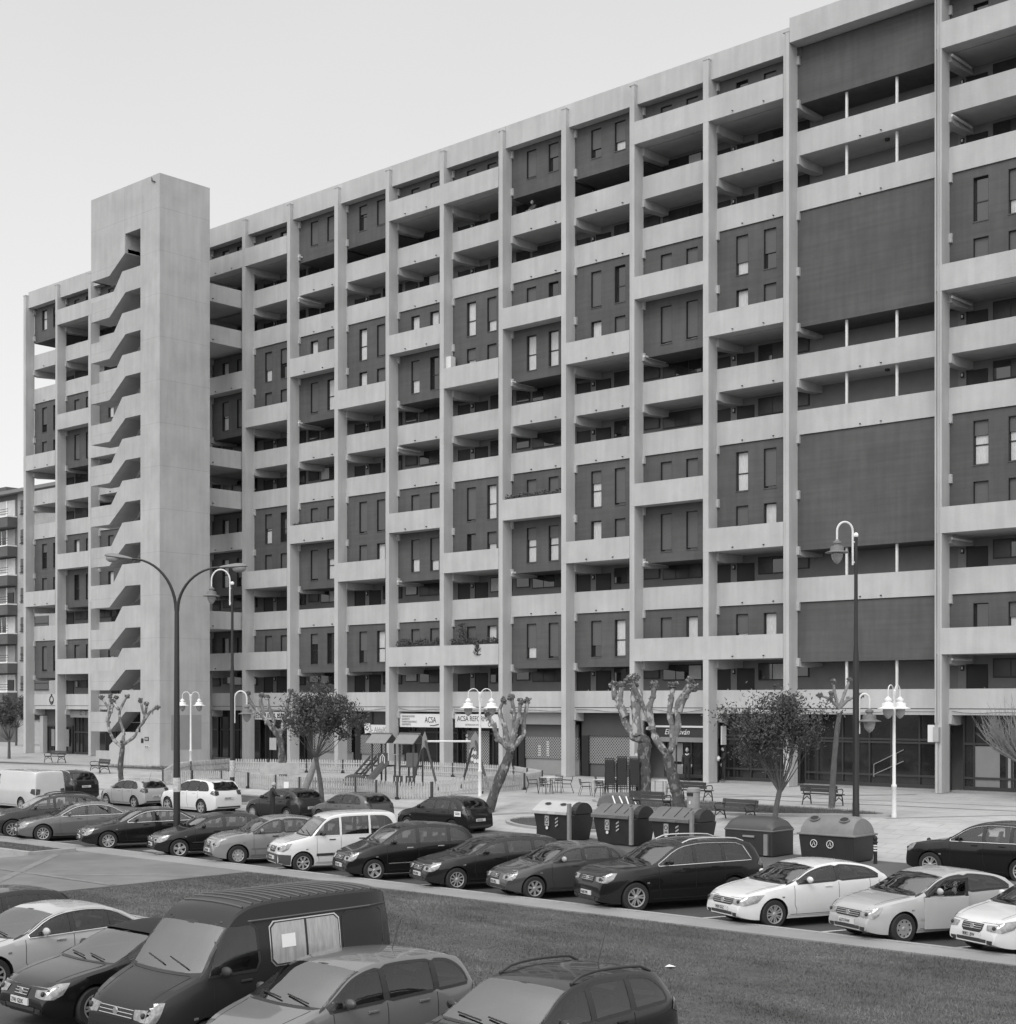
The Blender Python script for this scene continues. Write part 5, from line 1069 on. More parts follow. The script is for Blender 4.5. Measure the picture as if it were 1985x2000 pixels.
def body_mesh(T, paint):
    L, W_ = T['L'], T['W']; top_ = mono(T['P']); xs = []
    for i in range(13): xs.append(.32 * (i / 12) ** 1.8)
    n = 44
    for i in range(1, n): xs.append(.32 + (L - .64) * i / n)
    for i in range(13): xs.append(L - .32 * ((12 - i) / 12) ** 1.8)
    rings = []
    for x in xs:
        u = max(0, 1 - x / .95); v = max(0, 1 - (L - x) / .75)
        w = W_ * (1 - .26 * u ** 2.4 - .17 * v ** 2.4) * (1 - .018 * abs(2 * x / L - 1))
        zt = top_(x); zb0 = .19 + .10 * max(0, 1 - x / .5) ** 2 + .12 * max(0, 1 - (L - x) / .6) ** 2; zb0 = min(zb0, zt - .1)
        cab = T['B'][0] + (T['B'][1] - T['B'][0]) * x / L
        zs = min(cab, zt - .055)
        zs = max(zs, zb0 + .06); h = zt - zs
        crown = .035 if h > .2 else h * .45
        zr = zt - crown - (.035 if h > .2 else 0)
        tum = T['tum'] * max(0, zr - zs); wr = w * .965 - (.02 if h > .2 else .035) - tum
        zm = interp(zb0, zs, .55)
        R_ = [(0, zb0), (w * .7, zb0), (w * .93, zb0 + .02), (w * .975, interp(zb0, zs, .2)), (w * .995, interp(zb0, zs, .42)), (w, interp(zb0, zs, .66)), (w * .992, interp(zb0, zs, .86)), (w * .965, zs)]
        for t in (.33, .66): R_.append((interp(w * .965, wr, t) + .018 * math.sin(math.pi * t) * (1 if h > .2 else .3), interp(zs, zr, t)))
        R_.append((wr, zr)); e = .045 if h > .2 else .02
        R_.append((wr - e * .8, zr + (zt - zr) * .5))
        for t in (.66, .33): R_.append(((wr - e) * t, zt - (zt - zr) * .38 * t * t))
        R_.append((0, zt)); rings.append((x, R_))
    m = len(rings[0][1]); vs = []; fs = []
    for (x, R_) in rings:
        for (y, z) in R_: vs.append((x, y, z))
        for (y, z) in R_[-2:0:-1]: vs.append((x, -y, z))
    k = 2 * m - 2
    for i in range(len(rings) - 1):
        for j in range(k): fs.append((i * k + j, i * k + (j + 1) % k, (i + 1) * k + (j + 1) % k, (i + 1) * k + j))
    fs.append(tuple(range(k))[::-1]); fs.append(tuple(range((len(rings) - 1) * k, len(rings) * k)))
    b = MB(); b.add(vs, fs, paint); return b
def clip2d(poly, step):
    """cut a 2D polygon into cells; returns verts, faces"""
    bm = bmesh.new(); bm.faces.new([bm.verts.new((p[0], p[1], 0)) for p in poly]); bm.normal_update()
    for ax in (0, 1):
        lo = min(p[ax] for p in poly); hi = max(p[ax] for p in poly); n = int((hi - lo) / step)
        for i in range(1, n + 1):
            c = [0, 0, 0]; c[ax] = lo + (hi - lo) * i / (n + 1); no = [0, 0, 0]; no[ax] = 1
            bmesh.ops.bisect_plane(bm, geom=bm.verts[:] + bm.edges[:] + bm.faces[:], plane_co=c, plane_no=no)
    bm.verts.index_update(); V = [v.co.copy() for v in bm.verts]; F_ = [[v.index for v in f.verts] for f in bm.faces]; bm.free(); return V, F_
class Dec:
    def __init__(s, bvh): s.b = bvh
    def put(s, mb, poly, view, off, m, step=.12, side=1):
        """project a 2D outline onto the body: view 'side' (x,z), 'front'/'rear' (y,z), 'top' (x,y)"""
        V, F_ = clip2d(poly, step); out = []
        for v in V:
            if view == 'side': o = Vector((v.x, side * 3, v.y)); d = Vector((0, -side, 0))
            elif view == 'front': o = Vector((-3, v.x, v.y)); d = Vector((1, 0, 0))
            elif view == 'rear': o = Vector((9, v.x, v.y)); d = Vector((-1, 0, 0))
            else: o = Vector((v.x, v.y, 4)); d = Vector((0, 0, -1))
            h = s.b.ray_cast(o, d)
            if h[0] is None: h = s.b.find_nearest(o + d * (3 - .8 if view == 'side' else 3))
            p = h[0]; nn = h[1]
            if nn.dot(d) > 0: nn = -nn
            out.append(p + nn * off)
        tot = Vector((0, 0, 0))
        for f in F_: a_ = out[f[1]] - out[f[0]]; b_ = out[f[2]] - out[f[0]]; tot += a_.cross(b_)
        flip = tot.dot(d) > 0
        mb.add(out, [tuple(reversed(f)) if flip else tuple(f) for f in F_], m)
    def pt(s, v, view, off, side=1):
        if view == 'side': o = Vector((v[0], side * 3, v[1])); d = Vector((0, -side, 0))
        elif view == 'rear': o = Vector((9, v[0], v[1])); d = Vector((-1, 0, 0))
        else: o = Vector((v[0], v[1], 4)); d = Vector((0, 0, -1))
        h = s.b.ray_cast(o, d)
        if h[0] is None: h = s.b.find_nearest(o + d * (2.2 if view == 'side' else 3))
        nn = h[1] if h[1].dot(d) < 0 else -h[1]
        return h[0] + nn * off
    def ring2(s, mb, inn, outp, view, off, m, side=1):
        n = len(inn); vs = [s.pt(p, view, off, side) for p in inn] + [s.pt(p, view, off, side) for p in outp]
        mb.add(vs, [(i, (i + 1) % n, n + (i + 1) % n, n + i) for i in range(n)], m)
    def ring(s, mb, pl, w, view, off, m, side=1):
        P_ = [Vector(p) for p in pl]; n = len(P_); ar = sum(P_[i].x * P_[(i + 1) % n].y - P_[(i + 1) % n].x * P_[i].y for i in range(n)); sg = 1 if ar > 0 else -1; o = []
        for i in range(n):
            a = P_[i - 1]; b_ = P_[(i + 1) % n]; e = (b_ - a); e = e.normalized() if e.length > 1e-6 else Vector((1, 0)); o.append(P_[i] + Vector((e.y, -e.x)) * sg * w)
        s.ring2(mb, P_, o, view, off, m, side)
    def at(s, o, d): h = s.b.ray_cast(Vector(o), Vector(d)); return h[0]
WH = {}
def wheel_meshes(r, style):
    k = (round(r, 3), style)
    if k in WH: return WH[k]
    b = MB(); w = .105; rr = r * (.66 if style != 'cap' else .62)
    b.lathe([(rr, -w), (r * .93, -w), (r, -w * .75), (r, w * .75), (r * .93, w), (rr, w * .95), (rr, w * .3)], (0, 0, 0), rubber, 30, axis='y', cap=False)
    ty = b.mesh('tyre', True); sharp(ty)
    b = MB(); b.lathe([(rr, w * .96), (rr * .93, w * .9), (rr * .9, w * .45), (.001, w * .42)], (0, 0, 0), arch_m, 30, axis='y', cap=False)
    vs = []; n = 32
    for (q, yy) in ((rr * 1.01, w * .9), (rr * 1.0, w * 1.03), (rr * .9, w * .98), (rr * .88, w * .8)):
        for i in range(n): a = 2 * math.pi * i / n; vs.append((q * math.cos(a), yy, q * math.sin(a)))
    b.add(vs, [(j * n + i, j * n + (i + 1) % n, (j + 1) * n + (i + 1) % n, (j + 1) * n + i) for j in range(3) for i in range(n)], alloy)
    if style == 'cap':
        for i in range(9):
            a = 2 * math.pi * (i + .5) / 9 + .2; b.lathe([(rr * .1, w * 1.0), (rr * .1, w * .985)], (math.cos(a) * rr * .78, 0, math.sin(a) * rr * .78), arch_m, 10, axis='y')
    b.lathe([(rr * .24, w * .5), (rr * .24, w * .9), (rr * .12, w * .98), (0, w * .99)], (0, 0, 0), alloy, 16, axis='y')
    ns, tw_, wo = {'five': (5, .10, .17), 'ten': (10, .05, .06), 'twin': (12, .045, .05), 'star': (7, .08, .1), 'cap': (9, .2, .2), 'mesh': (14, .04, .05)}[style]
    for i in range(ns):
        a = 2 * math.pi * i / ns + .2
        if style == 'twin': a += (.09 if i % 2 else -.09)
        da = .13 if style == 'mesh' and i % 2 else 0
        dx, dz = math.cos(a), math.sin(a); px, pz = -dz, dx; dx2, dz2 = math.cos(a + da), math.sin(a + da); r0, r1 = rr * .2, rr * .93; y0, y1 = w * .86, w * .92
        v = []
        for yy in (.62, 1.0):
            v += [(dx * r0 - px * tw_ * r, y0 * yy, dz * r0 - pz * tw_ * r), (dx * r0 + px * tw_ * r, y0 * yy, dz * r0 + pz * tw_ * r), (dx2 * r1 + px * wo * r, y1 * yy, dz2 * r1 + pz * wo * r), (dx2 * r1 - px * wo * r, y1 * yy, dz2 * r1 - pz * wo * r)]
        b.add(v, [(0, 1, 2, 3), (7, 6, 5, 4), (0, 4, 5, 1), (1, 5, 6, 2), (2, 6, 7, 3), (3, 7, 4, 0)], alloy)
    rm = b.mesh('rim'); WH[k] = (ty, rm); return WH[k]
def link(me, name, parent, loc=(0, 0, 0), rot=(0, 0, 0)):
    o = bpy.data.objects.new(name, me); COL.objects.link(o); o.parent = parent; o.location = loc; o.rotation_euler = rot; return o
PAINT = {}
def paint(v, rough=.25, coat=.6, metal=.0):
    return mat('car_paint_%s' % str(v).replace('.', '_'), v * (.55 if v < .05 else .9), rough, .04, 2.5, coat=coat * (.55 if v < .05 else .9), metal=metal, dirt=.03, ior=1.33)
def car(ty, nose, ang, label, pv, wheel='five', trim=None, rails=False, plate=None, cat='car', group=None, sz=1.0, handles='paint', side_strip=None, dark_bumper=False, white_pillar=False, tail=0, front=None, coat=1.0, sx=1.0, name='parked_car', extra=None, glass=None, soft_top=False, mirror=None, grille='wide', antenna=False, z0=0, hood=0, rear=0, hump=0):
    T = dict(TY[ty]); L0 = T['L']
    T['P'] = [(x + (rear if .72 * L0 < x < .955 * L0 else 0), z + hood * math.exp(-((x - .45) / .5) ** 2) * (1 if x > .08 else .3) + hump * math.exp(-((x / L0 - .55) / .16) ** 2)) for x, z in T['P']]
    if rear: T['D'] = (T['D'][0], T['D'][1] + rear * .8)
    if sz != 1.0: T['P'] = [(p[0], p[1] if p[1] < .6 else p[1] * sz) for p in T['P']]; T['B'] = (T['B'][0] * (1 + (sz - 1) * .8), T['B'][1] * (1 + (sz - 1) * .8))
    if sx != 1.0:
        T['L'] *= sx; T['P'] = [(p[0] * sx, p[1]) for p in T['P']]; T['D'] = tuple(a * sx for a in T['D']); T['pil'] = tuple(a * sx for a in T['pil']); T['ws'] = tuple(a * sx for a in T['ws']); T['wx'] = tuple(a * sx for a in T['wx'])
    L, W_ = T['L'], T['W']; pm = paint(pv, coat=coat); G = glass or carglass
    d = Vector((math.cos(ang), math.sin(ang), 0))
    t = thing(name, (nose[0], nose[1], z0), label, cat, group, rz=ang)
    bb = body_mesh(T, pm); body = bb.build('body', t, smooth=True)
    bm = bmesh.new(); bm.from_mesh(body.data); bmesh.ops.remove_doubles(bm, verts=bm.verts, dist=1e-5); bmesh.ops.recalc_face_normals(bm, faces=bm.faces); bm.to_mesh(body.data); bvh = BVHTree.FromBMesh(bm); bm.free(); D = Dec(bvh); top_ = mono(T['P'])
    # wheel arches
    c = MB(); r = T['r']
    for wx in T['wx']:
        for s_ in (-1, 1):
            vs = []; n = 26
            for yy in (W_ - .32, W_ + .2):
                for i in range(n): a = 2 * math.pi * i / n; vs.append((wx + (r + .055) * math.cos(a), s_ * yy, r + (r + .055) * math.sin(a)))
            f = [(i, (i + 1) % n, (i + 1) % n + n, i + n) for i in range(n)] + [tuple(range(n))[::-1], tuple(range(n, 2 * n))]
            if s_ > 0: f = [tuple(reversed(q)) for q in f]
            c.add(vs, f, arch_m)
    # side windows
    xf, xr = T['D']; zb = lambda x: T['B'][0] + (T['B'][1] - T['B'][0]) * x / L + .035
    def ztopw(x):
        z = top_(x) - .115; a = (xr - x) / .42
        if a < 1: z = zb(x) + (z - zb(x)) * math.sqrt(max(0, 1 - (1 - a) ** 2.2))
        return max(z, zb(x) + .004)
    def dlo(x0, x1, g, slant0=0, slant1=0):
        n = 14; X = [x0 + (x1 - x0) * i / n for i in range(n + 1)]
        lo = [(x, zb(x) + g) for x in X]; hi = []
        for i, x in enumerate(X):
            xx = x + slant0 * (1 - i / n) + slant1 * (i / n); z = ztopw(xx) - g
            hi.append((xx, max(z, zb(xx) + g + .004)))
        return lo + hi[::-1]
    # front edge follows the pillar: find where the glass line starts
    def xfront(): 
        x = xf
        while x < xr and top_(x) - .115 < zb(x) + .02: x += .02
        return x
    xs0 = xfront(); pil = list(T['pil']) if T['pil'] else []
    edges = [xs0] + pil + [xr]
    def scr(x0, x1, g):
        out = []; n = 8
        for i in range(n + 1):
            x = x0 + (x1 - x0) * i / n; u = max(0, 1 - x / .95); v = max(0, 1 - (L - x) / .75); w = W_ * (1 - .26 * u ** 2.4 - .17 * v ** 2.4)
            zs = T['B'][0] + (T['B'][1] - T['B'][0]) * x / L; h = max(0, top_(x) - .07 - zs); out.append((x, w * .965 - .06 - T['tum'] * h - g))
        bulge = .07 if x0 < L / 2 else -.05
        m_ = len(out); L1 = [(p[0], p[1]) for p in out]; 
        e1 = [(x0 - bulge * (1 - (k / 4) ** 2), out[0][1] * k / 4) for k in range(-3, 4)]
        return L1 + [(x1 - bulge * .3, 0)] + [(p[0], -p[1]) for p in out[::-1]] + e1
    w0, w1 = T['ws']; isvan = ty in ('van', 'panelvan'); H_ = max(p[1] for p in T['P'])
    van_pl = [(xs0 + .05, 1.3), (1.85, 1.3), (1.9, 1.4), (1.88, 1.88), (1.8, 1.95), (1.42, 1.95), (1.2, 1.72)]
    if ty == 'panelvan': van_pl = [(1.35, 1.28), (2.1, 1.28), (2.1, 1.7), (1.75, 1.75), (1.6, 1.62)]
    zlo = T['B'][1] + .06; zhi = H_ - .16; wt = (W_ * .8 - T['tum'] * (zhi - zlo)) * .93; wl = W_ * .76
    rear_pl = [(-wl, zlo + .05), (-wl + .05, zlo), (0, zlo - .02), (wl - .05, zlo), (wl, zlo + .05), (wt, zhi - .02), (wt - .06, zhi), (0, zhi + .015), (-wt + .06, zhi), (-wt, zhi - .02)]
    side_pls = [van_pl] if isvan else [dlo(a + (.035 if a != xs0 else 0), c_ - (.035 if c_ != xr else .0), .012) for a, c_ in zip(edges, edges[1:])]
    yi = W_ * .965 - T['tum'] * (H_ - T['B'][1]) - .11
    xe = 2.0 if isvan else xr - .02
    n_c = 16; X_ = [xs0 + .12 + (xe - xs0 - .12) * i / n_c for i in range(n_c + 1)]
    fl = T['B'][0] - .3
    inner = [(X_[0], fl), (X_[-1], fl)] + [(x, (ztopw(x) if not isvan else min(top_(x) - .25, 1.98)) + .035) for x in X_[::-1]]
    c.prism(inner, 'y', -yi, yi, cabin_m)
    for s_ in (-1, 1):
        for pl in side_pls:
            if soft_top and pl is side_pls[-1]: continue
            c.prism(pl, 'y', s_ * (yi - .04) if s_ > 0 else -W_ - .2, W_ + .2 if s_ > 0 else -(yi - .04), cabin_m)
    c.prism(scr(w0 + .04, w1 - .03, .012), 'z', T['B'][0] + .02, 3, cabin_m)
    if T['rw'] == 'top': c.prism(scr(3.44 * sx, 3.95 * sx, .012), 'z', T['B'][1] + .0, 3, cabin_m)
    elif not isvan and not soft_top: c.prism([(p[0] * .985, p[1]) for p in rear_pl], 'x', xr - .5, L + .4, cabin_m)
    cut = c.build('cutter'); cut.parent = t; bm = bmesh.new(); bm.from_mesh(cut.data); bmesh.ops.recalc_face_normals(bm, faces=bm.faces); bm.to_mesh(cut.data); bm.free(); bpy.context.view_layer.update()
    mo = body.modifiers.new('arch', 'BOOLEAN'); mo.operation = 'DIFFERENCE'; mo.object = cut; mo.solver = 'EXACT'; mo.use_self = True
    try: mo.material_mode = 'TRANSFER'
    except Exception: pass
    dg = bpy.context.evaluated_depsgraph_get(); me = bpy.data.meshes.new_from_object(body.evaluated_get(dg)); body.modifiers.clear(); body.data = me
    bpy.data.objects.remove(cut, do_unlink=True); sharp(me, 32)
    tm, rm = wheel_meshes(r, wheel)
    for wx in T['wx']:
        for s_ in (-1, 1):
            o = link(tm, 'wheel', t, (wx, s_ * (W_ - .125), r), (0, 0, 0 if s_ > 0 else math.pi)); link(rm, 'rim', o)
    for s_ in (-1, 1):
        tr = MB()
        for pl in side_pls: D.ring(tr, pl, .045, 'side', .005, pm if white_pillar else frame_m, side=s_)
        if not isvan and not white_pillar:
            for p in pil: D.put(tr, [(p - .06, zb(p) + .0), (p + .06, zb(p) + .0), (p + .055, ztopw(p) + .0), (p - .055, ztopw(p) + .0)], 'side', .006, frame_m, side=s_)
        tr.build('window_surround', t)
        if ty in ('van', 'panelvan'):
            g = MB(); D.put(g, van_pl, 'side', .002, G, side=s_); g.build('side_window', t, smooth=True)
        else:
            for pl in side_pls: g = MB(); D.put(g, pl, 'side', .002, G, side=s_); g.build('side_window', t, smooth=True)
        if trim:
            pts = dlo(xs0 - .02, xr + .01, -.02); P3 = [D.at((p[0], s_ * 3, p[1]), (0, -s_, 0)) for p in pts]
            b = MB(); P3 = [p + Vector((0, s_ * .012, 0)) for p in P3 if p]; b.tube(P3 + [P3[0]], .013, chrome, 5); b.build('window_trim', t)
    # windscreen and rear window
    b = MB(); D.ring2(b, scr(w0 + .04, w1 - .03, .012), scr(w0 - .02, w1 + .01, -.02), 'top', .005, frame_m); o = b.build('windscreen_surround', t)
    b = MB(); D.put(b, scr(w0 + .03, w1 - .02, .0), 'top', .003, carscreen, .1); o = b.build('windscreen', t, smooth=True)
    b = MB()
    for (ya, yb) in ((-.55, .0), (.05, .55)):
        p = D.at((w0 + .03, ya, 4), (0, 0, -1)); q = D.at((w0 + .1, yb, 4), (0, 0, -1))
        if p and q: b.tube([p + Vector((-.02, 0, .03)), q + Vector((0, 0, .03))], .012, black_m, 5)
    b.build('wiper', t)
    rz_ = [p for p in T['P'] if p[0] > L * .75]
    if soft_top:
        b = MB(); D.put(b, scr(w1 + .05, 3.55, -.1), 'top', .03, mat('soft_top', .012, .95, .1, 9), .12); b.build('soft_top', t, smooth=True)
        for s_ in (-1, 1): b = MB(); D.put(b, dlo(2.45, 3.75, -.05), 'side', .03, mat('soft_top', .012), side=s_); b.build('soft_top_side', t)
    if T['rw'] == 'top': b = MB(); D.put(b, scr(3.42 * sx, 3.98 * sx, .0), 'top', .003, G, .1); b.build('rear_window', t, smooth=True)
    elif ty not in ('van', 'panelvan'):
        b = MB(); D.ring(b, rear_pl, .04, 'rear', .005, frame_m); b.build('rear_surround', t)
        b = MB(); D.put(b, rear_pl, 'rear', .003, G, .1); b.build('rear_window', t, smooth=True)
    # cabin: seats, dashboard, steering wheel
    if not isvan:
        for s_ in (-1, 1):
            x = w1 + .42; b = MB(); b.prism([(x, fl), (x + .18, fl), (x + .3, T['B'][0] + .2), (x + .2, T['B'][0] + .22)], 'y', s_ * .34 - .2, s_ * .34 + .2, seat_m); b.prism([(x + .2, T['B'][0] + .2), (x + .29, T['B'][0] + .2), (x + .32, T['B'][0] + .37), (x + .24, T['B'][0] + .37)], 'y', s_ * .34 - .1, s_ * .34 + .1, seat_m); b.build('seat', t, bevel=.03)
        if not soft_top:
            x = min(xr - .55, w1 + 1.35); b = MB(); b.prism([(x, fl), (x + .18, fl), (x + .28, T['B'][0] + .14), (x + .18, T['B'][0] + .16)], 'y', -.55, .55, seat_m)
            for yy in (-.34, .34): b.prism([(x + .18, T['B'][0] + .14), (x + .26, T['B'][0] + .14), (x + .28, T['B'][0] + .28), (x + .21, T['B'][0] + .28)], 'y', yy - .1, yy + .1, seat_m)
            b.build('seat', t, bevel=.02)
    x = w1 - .22; zc_ = T['B'][0] + .06; b = MB(); b.tube([(x + .1 * math.sin(a) * .5, -.34 + .18 * math.cos(a), zc_ + .16 * math.sin(a)) for a in [2 * math.pi * i / 16 for i in range(17)]], .014, black_m, 6); b.build('steering_wheel', t)
    p = D.at((w1 + .02, 0, 4), (0, 0, -1)); b = MB(); b.box(p.x - .02, p.x + .02, -.11, .11, p.z - .15, p.z - .09, black_m); b.box(p.x - .01, p.x + .01, -.01, .01, p.z - .1, p.z - .03, black_m); b.build('inner_mirror', t)
    # seams
    b = MB(); sm = mat('panel_gap', .01, .8, .1, 3)
    for s_ in (-1, 1):
        for x in [w0 + .2] + pil[:2] + ([xr - .25] if len(pil) < 2 else []):
            pts = [D.at((x + (.06 if z < .5 else 0), s_ * 3, z), (0, -s_, 0)) for z in [.3 + (zb(x) - .34) * i / 6 for i in range(7)]]; pts = [p + Vector((0, s_ * .002, 0)) for p in pts if p]
            if len(pts) > 2: b.tube(pts, .005, sm, 4, cap=False)
        pts = [D.at((x_, s_ * 3, .3), (0, -s_, 0)) for x_ in [T['wx'][0] + r + .12 + (T['wx'][1] - T['wx'][0] - 2 * r - .24) * i / 5 for i in range(6)]]; b.tube([p for p in pts if p], .006, sm, 4)
    pts = [D.at((w0 - .02 - .03 * (1 - (k / 5) ** 2) - .0, k / 5 * W_ * .78, 4), (0, 0, -1)) for k in range(-5, 6)]; b.tube([p for p in pts if p], .006, sm, 4)
    for s_ in (-1, 1): pts = [D.at((x_, s_ * W_ * (.62 + .15 * (x_ / w0)), 4), (0, 0, -1)) for x_ in [.14 + (w0 - .2) * i / 6 for i in range(7)]]; b.tube([p for p in pts if p], .005, sm, 4)
    b.build('panel_gaps', t)
    # sill, strips, bumpers
    for s_ in (-1, 1):
        b = MB(); a0 = T['wx'][0] + r + .07; a1 = T['wx'][1] - r - .07; D.put(b, [(a0, .2), (a1, .2), (a1, .27), (a0, .27)], 'side', .008, plastic_dark, side=s_, step=.3); b.build('sill', t)
        if side_strip: b = MB(); D.put(b, [(a0 + .05, .5), (a1 + .05, .52), (a1 + .05, .52 + side_strip[0]), (a0 + .05, .5 + side_strip[0])], 'side', .014, side_strip[1], side=s_, step=.3); b.build('side_moulding', t)
    zc = top_(.06)
    if dark_bumper:
        b = MB(); D.put(b, [(-W_ * .73, .26), (W_ * .73, .26), (W_ * .74, .58), (-W_ * .74, .58)], 'front', .012, dark_bumper, .1)
        for s_ in (-1, 1): D.put(b, [(.02, .28), (T['wx'][0] - r - .07, .24), (T['wx'][0] - r - .06, .55), (.02, .58)], 'side', .012, dark_bumper, .08, side=s_)
        b.build('bumper', t)
    # front: headlamps, grille, intake, plate
    zh = zc - .005; hl = front or {}
    hz0, hz1 = hl.get('z', (zh - .12, zh + .03))
    for s_ in (-1, 1):
        b = MB(); e = hl.get('back', .42); D.put(b, [(.03, hz0 + .01), (.16, hz0), (e * .7, hz0 + .07), (e, hz1 + .1), (e * .6, hz1 + .085), (.16, hz1 + .04), (.05, hz1)], 'side', .01, lampglass, .05, side=s_)
        yy = W_ * .73; pf = [(s_ * yy, hz0 + .01), (s_ * yy * .66, hz0 + .03), (s_ * yy * .6, hz1 - .02), (s_ * yy, hz1 - .0)]; D.put(b, pf, 'front', .01, lampglass, .05)
        hb = b.build('headlamp', t, smooth=True)
        b = MB(); p_ = D.at((-3, s_ * W_ * .68, (hz0 + hz1) / 2 + .0), (1, 0, 0))
        if p_: b.blob(p_ + Vector((.0, 0, .015)), .045, frame_m, 1, 6, jit=0); b.build('lamp_bulb', hb)
        b = MB(); D.put(b, [(s_ * W_ * .5, .3), (s_ * W_ * .66, .3), (s_ * W_ * .68, .38), (s_ * W_ * .5, .38)], 'front', .011, frame_m if not dark_bumper else plastic_dark, .08); b.build('fog_lamp', t)
    gw = {'wide': .42, 'narrow': .3, 'kidney': .2, 'small': .16}[grille] * W_ / .9
    b = MB(); gzl, gzh = hz0 + .0, hz1 - .005; 
    D.put(b, [(-gw, gzl + .03), (-gw * .8, gzl - (.03 if grille != 'wide' else 0)), (gw * .8, gzl - (.03 if grille != 'wide' else 0)), (gw, gzl + .03), (gw * 1.02, gzh), (-gw * 1.02, gzh)], 'front', .008, black_m, .06); g_ = b.build('grille', t)
    b = MB()
    for k in range(3):
        z = gzl + .02 + (gzh - gzl - .02) * (k + .5) / 3; pts = [D.at((-3, y, z), (1, 0, 0)) for y in [gw * .92 * i / 4 for i in range(-4, 5)]]; pts = [p + Vector((-.01, 0, 0)) for p in pts if p]
        if len(pts) > 2: b.tube(pts, .008, chrome, 5)
    p = D.at((-3, 0, (gzl + gzh) / 2 + .01), (1, 0, 0))
    if p: b.lathe([(.055, 0), (.055, .02)], (0, 0, 0), chrome, 14); n0 = len(b.v); b.v = b.v[:n0 - 28] + [(p.x - .03 + v[2], v[0], p.z + v[1]) for v in b.v[n0 - 28:]]
    b.build('grille_bars', g_)
    b = MB(); D.put(b, [(-W_ * .45, .27), (W_ * .45, .27), (W_ * .48, .39), (-W_ * .48, .39)], 'front', .013, plastic_dark, .1); b.build('air_intake', t)
    pz = .46
    for (sd, xx, dirx) in (('f', -3, 1), ('r', 9, -1)):
        p = D.at((xx, 0, pz if sd == 'f' else tail or .62), (dirx, 0, 0))
        if p:
            b = MB(); z = pz if sd == 'f' else tail or .62; b.box(p.x - (.03 if sd == 'f' else -.005), p.x + (-.005 if sd == 'f' else .03), -.26, .26, z - .055, z + .055, plate_m); pl_ = b.build('number_plate', t)
            o = text('plate_lettering', plate or '4821 DKR', .1, (p.x - .034 if sd == 'f' else p.x + .034, .23 if sd == 'f' else -.23, z - .036), black_m, pl_, rz=R(-90) if sd == 'f' else R(90), ext=.002, sx=.8)
    # tail lamps
    for s_ in (-1, 1):
        zt0, zt1 = (T['B'][1] - .22, T['B'][1] + .02) if ty not in ('van', 'panelvan') else (.8, 1.1)
        b = MB(); D.put(b, [(L - .3, zt0 + .1), (L - .03, zt0), (L - .03, zt1), (L - .22, zt1)], 'side', .01, taillamp, .05, side=s_); D.put(b, [(s_ * W_ * .81, zt0), (s_ * W_ * .58, zt0 + .04), (s_ * W_ * .55, zt1 - .03), (s_ * W_ * .78, zt1)], 'rear', .01, taillamp, .05); b.build('tail_lamp', t, smooth=True)
    b = MB(); D.put(b, [(-W_ * .7, .27), (W_ * .7, .27), (W_ * .72, .4), (-W_ * .72, .4)], 'rear', .01, plastic_dark, .12); b.build('rear_bumper', t)
    # mirrors, handles
    mm = mirror or pm
    for s_ in (-1, 1):
        xm_ = xs0 + .26; p = D.at((xm_, s_ * 3, zb(xm_) + .02), (0, -s_, 0))
        if p:
            b = MB(); q = p + Vector((.0, s_ * .13, .06)); b.blob((0, 0, 0), .105, mm, 3, 10, (.55, 1.05, .72), 0); b.v = [tuple(Vector(v) + q) for v in b.v]; b.tube([p, q], .025, plastic_dark, 6); b.build('wing_mirror', t, smooth=True)
        hx = ([a - .28 for a in pil[:2]] if len(pil) > 1 else [pil[0] - .3]) if pil else [1.65]
        for x in hx:
            z = zb(x) - .12; p = D.at((x, s_ * 3, z), (0, -s_, 0))
            if p: b = MB(); b.box(p.x - .1, p.x + .1, p.y - .012 if s_ < 0 else p.y - .01, p.y + .01 if s_ < 0 else p.y + .025, z - .016, z + .018, chrome if handles == 'chrome' else plastic_dark if handles == 'dark' else pm); b.v = [(v[0], v[1] + s_ * .012, v[2]) for v in b.v]; b.build('door_handle', t, bevel=.006)
        p = D.at((w0 - .12, s_ * 3, .72), (0, -s_, 0))
        if p: b = MB(); b.box(p.x - .035, p.x + .035, p.y - .006, p.y + .012, .70, .735, lampglass); b.build('side_indicator', t)
    if rails:
        for s_ in (-1, 1):
            pts = []
            for i in range(9):
                x = interp(w1 + .15, xr - .1, i / 8); p = D.at((x, s_ * (W_ * .965 - .13 - T['tum'] * (top_(x) - .1 - zb(x))), 4), (0, 0, -1))
                if p: pts.append(p + Vector((0, 0, .055 if 0 < i < 8 else .01)))
            b = MB(); b.tube(pts, .02, rails, 7); b.build('roof_rail', t, smooth=True)
    if antenna:
        p = D.at((antenna, 0, 4), (0, 0, -1)); b = MB(); b.tube([p, p + Vector((.18, 0, .42))], [.008, .004], black_m, 5); b.build('aerial', t)
    if extra: extra(t, D, T, top_)
    return t

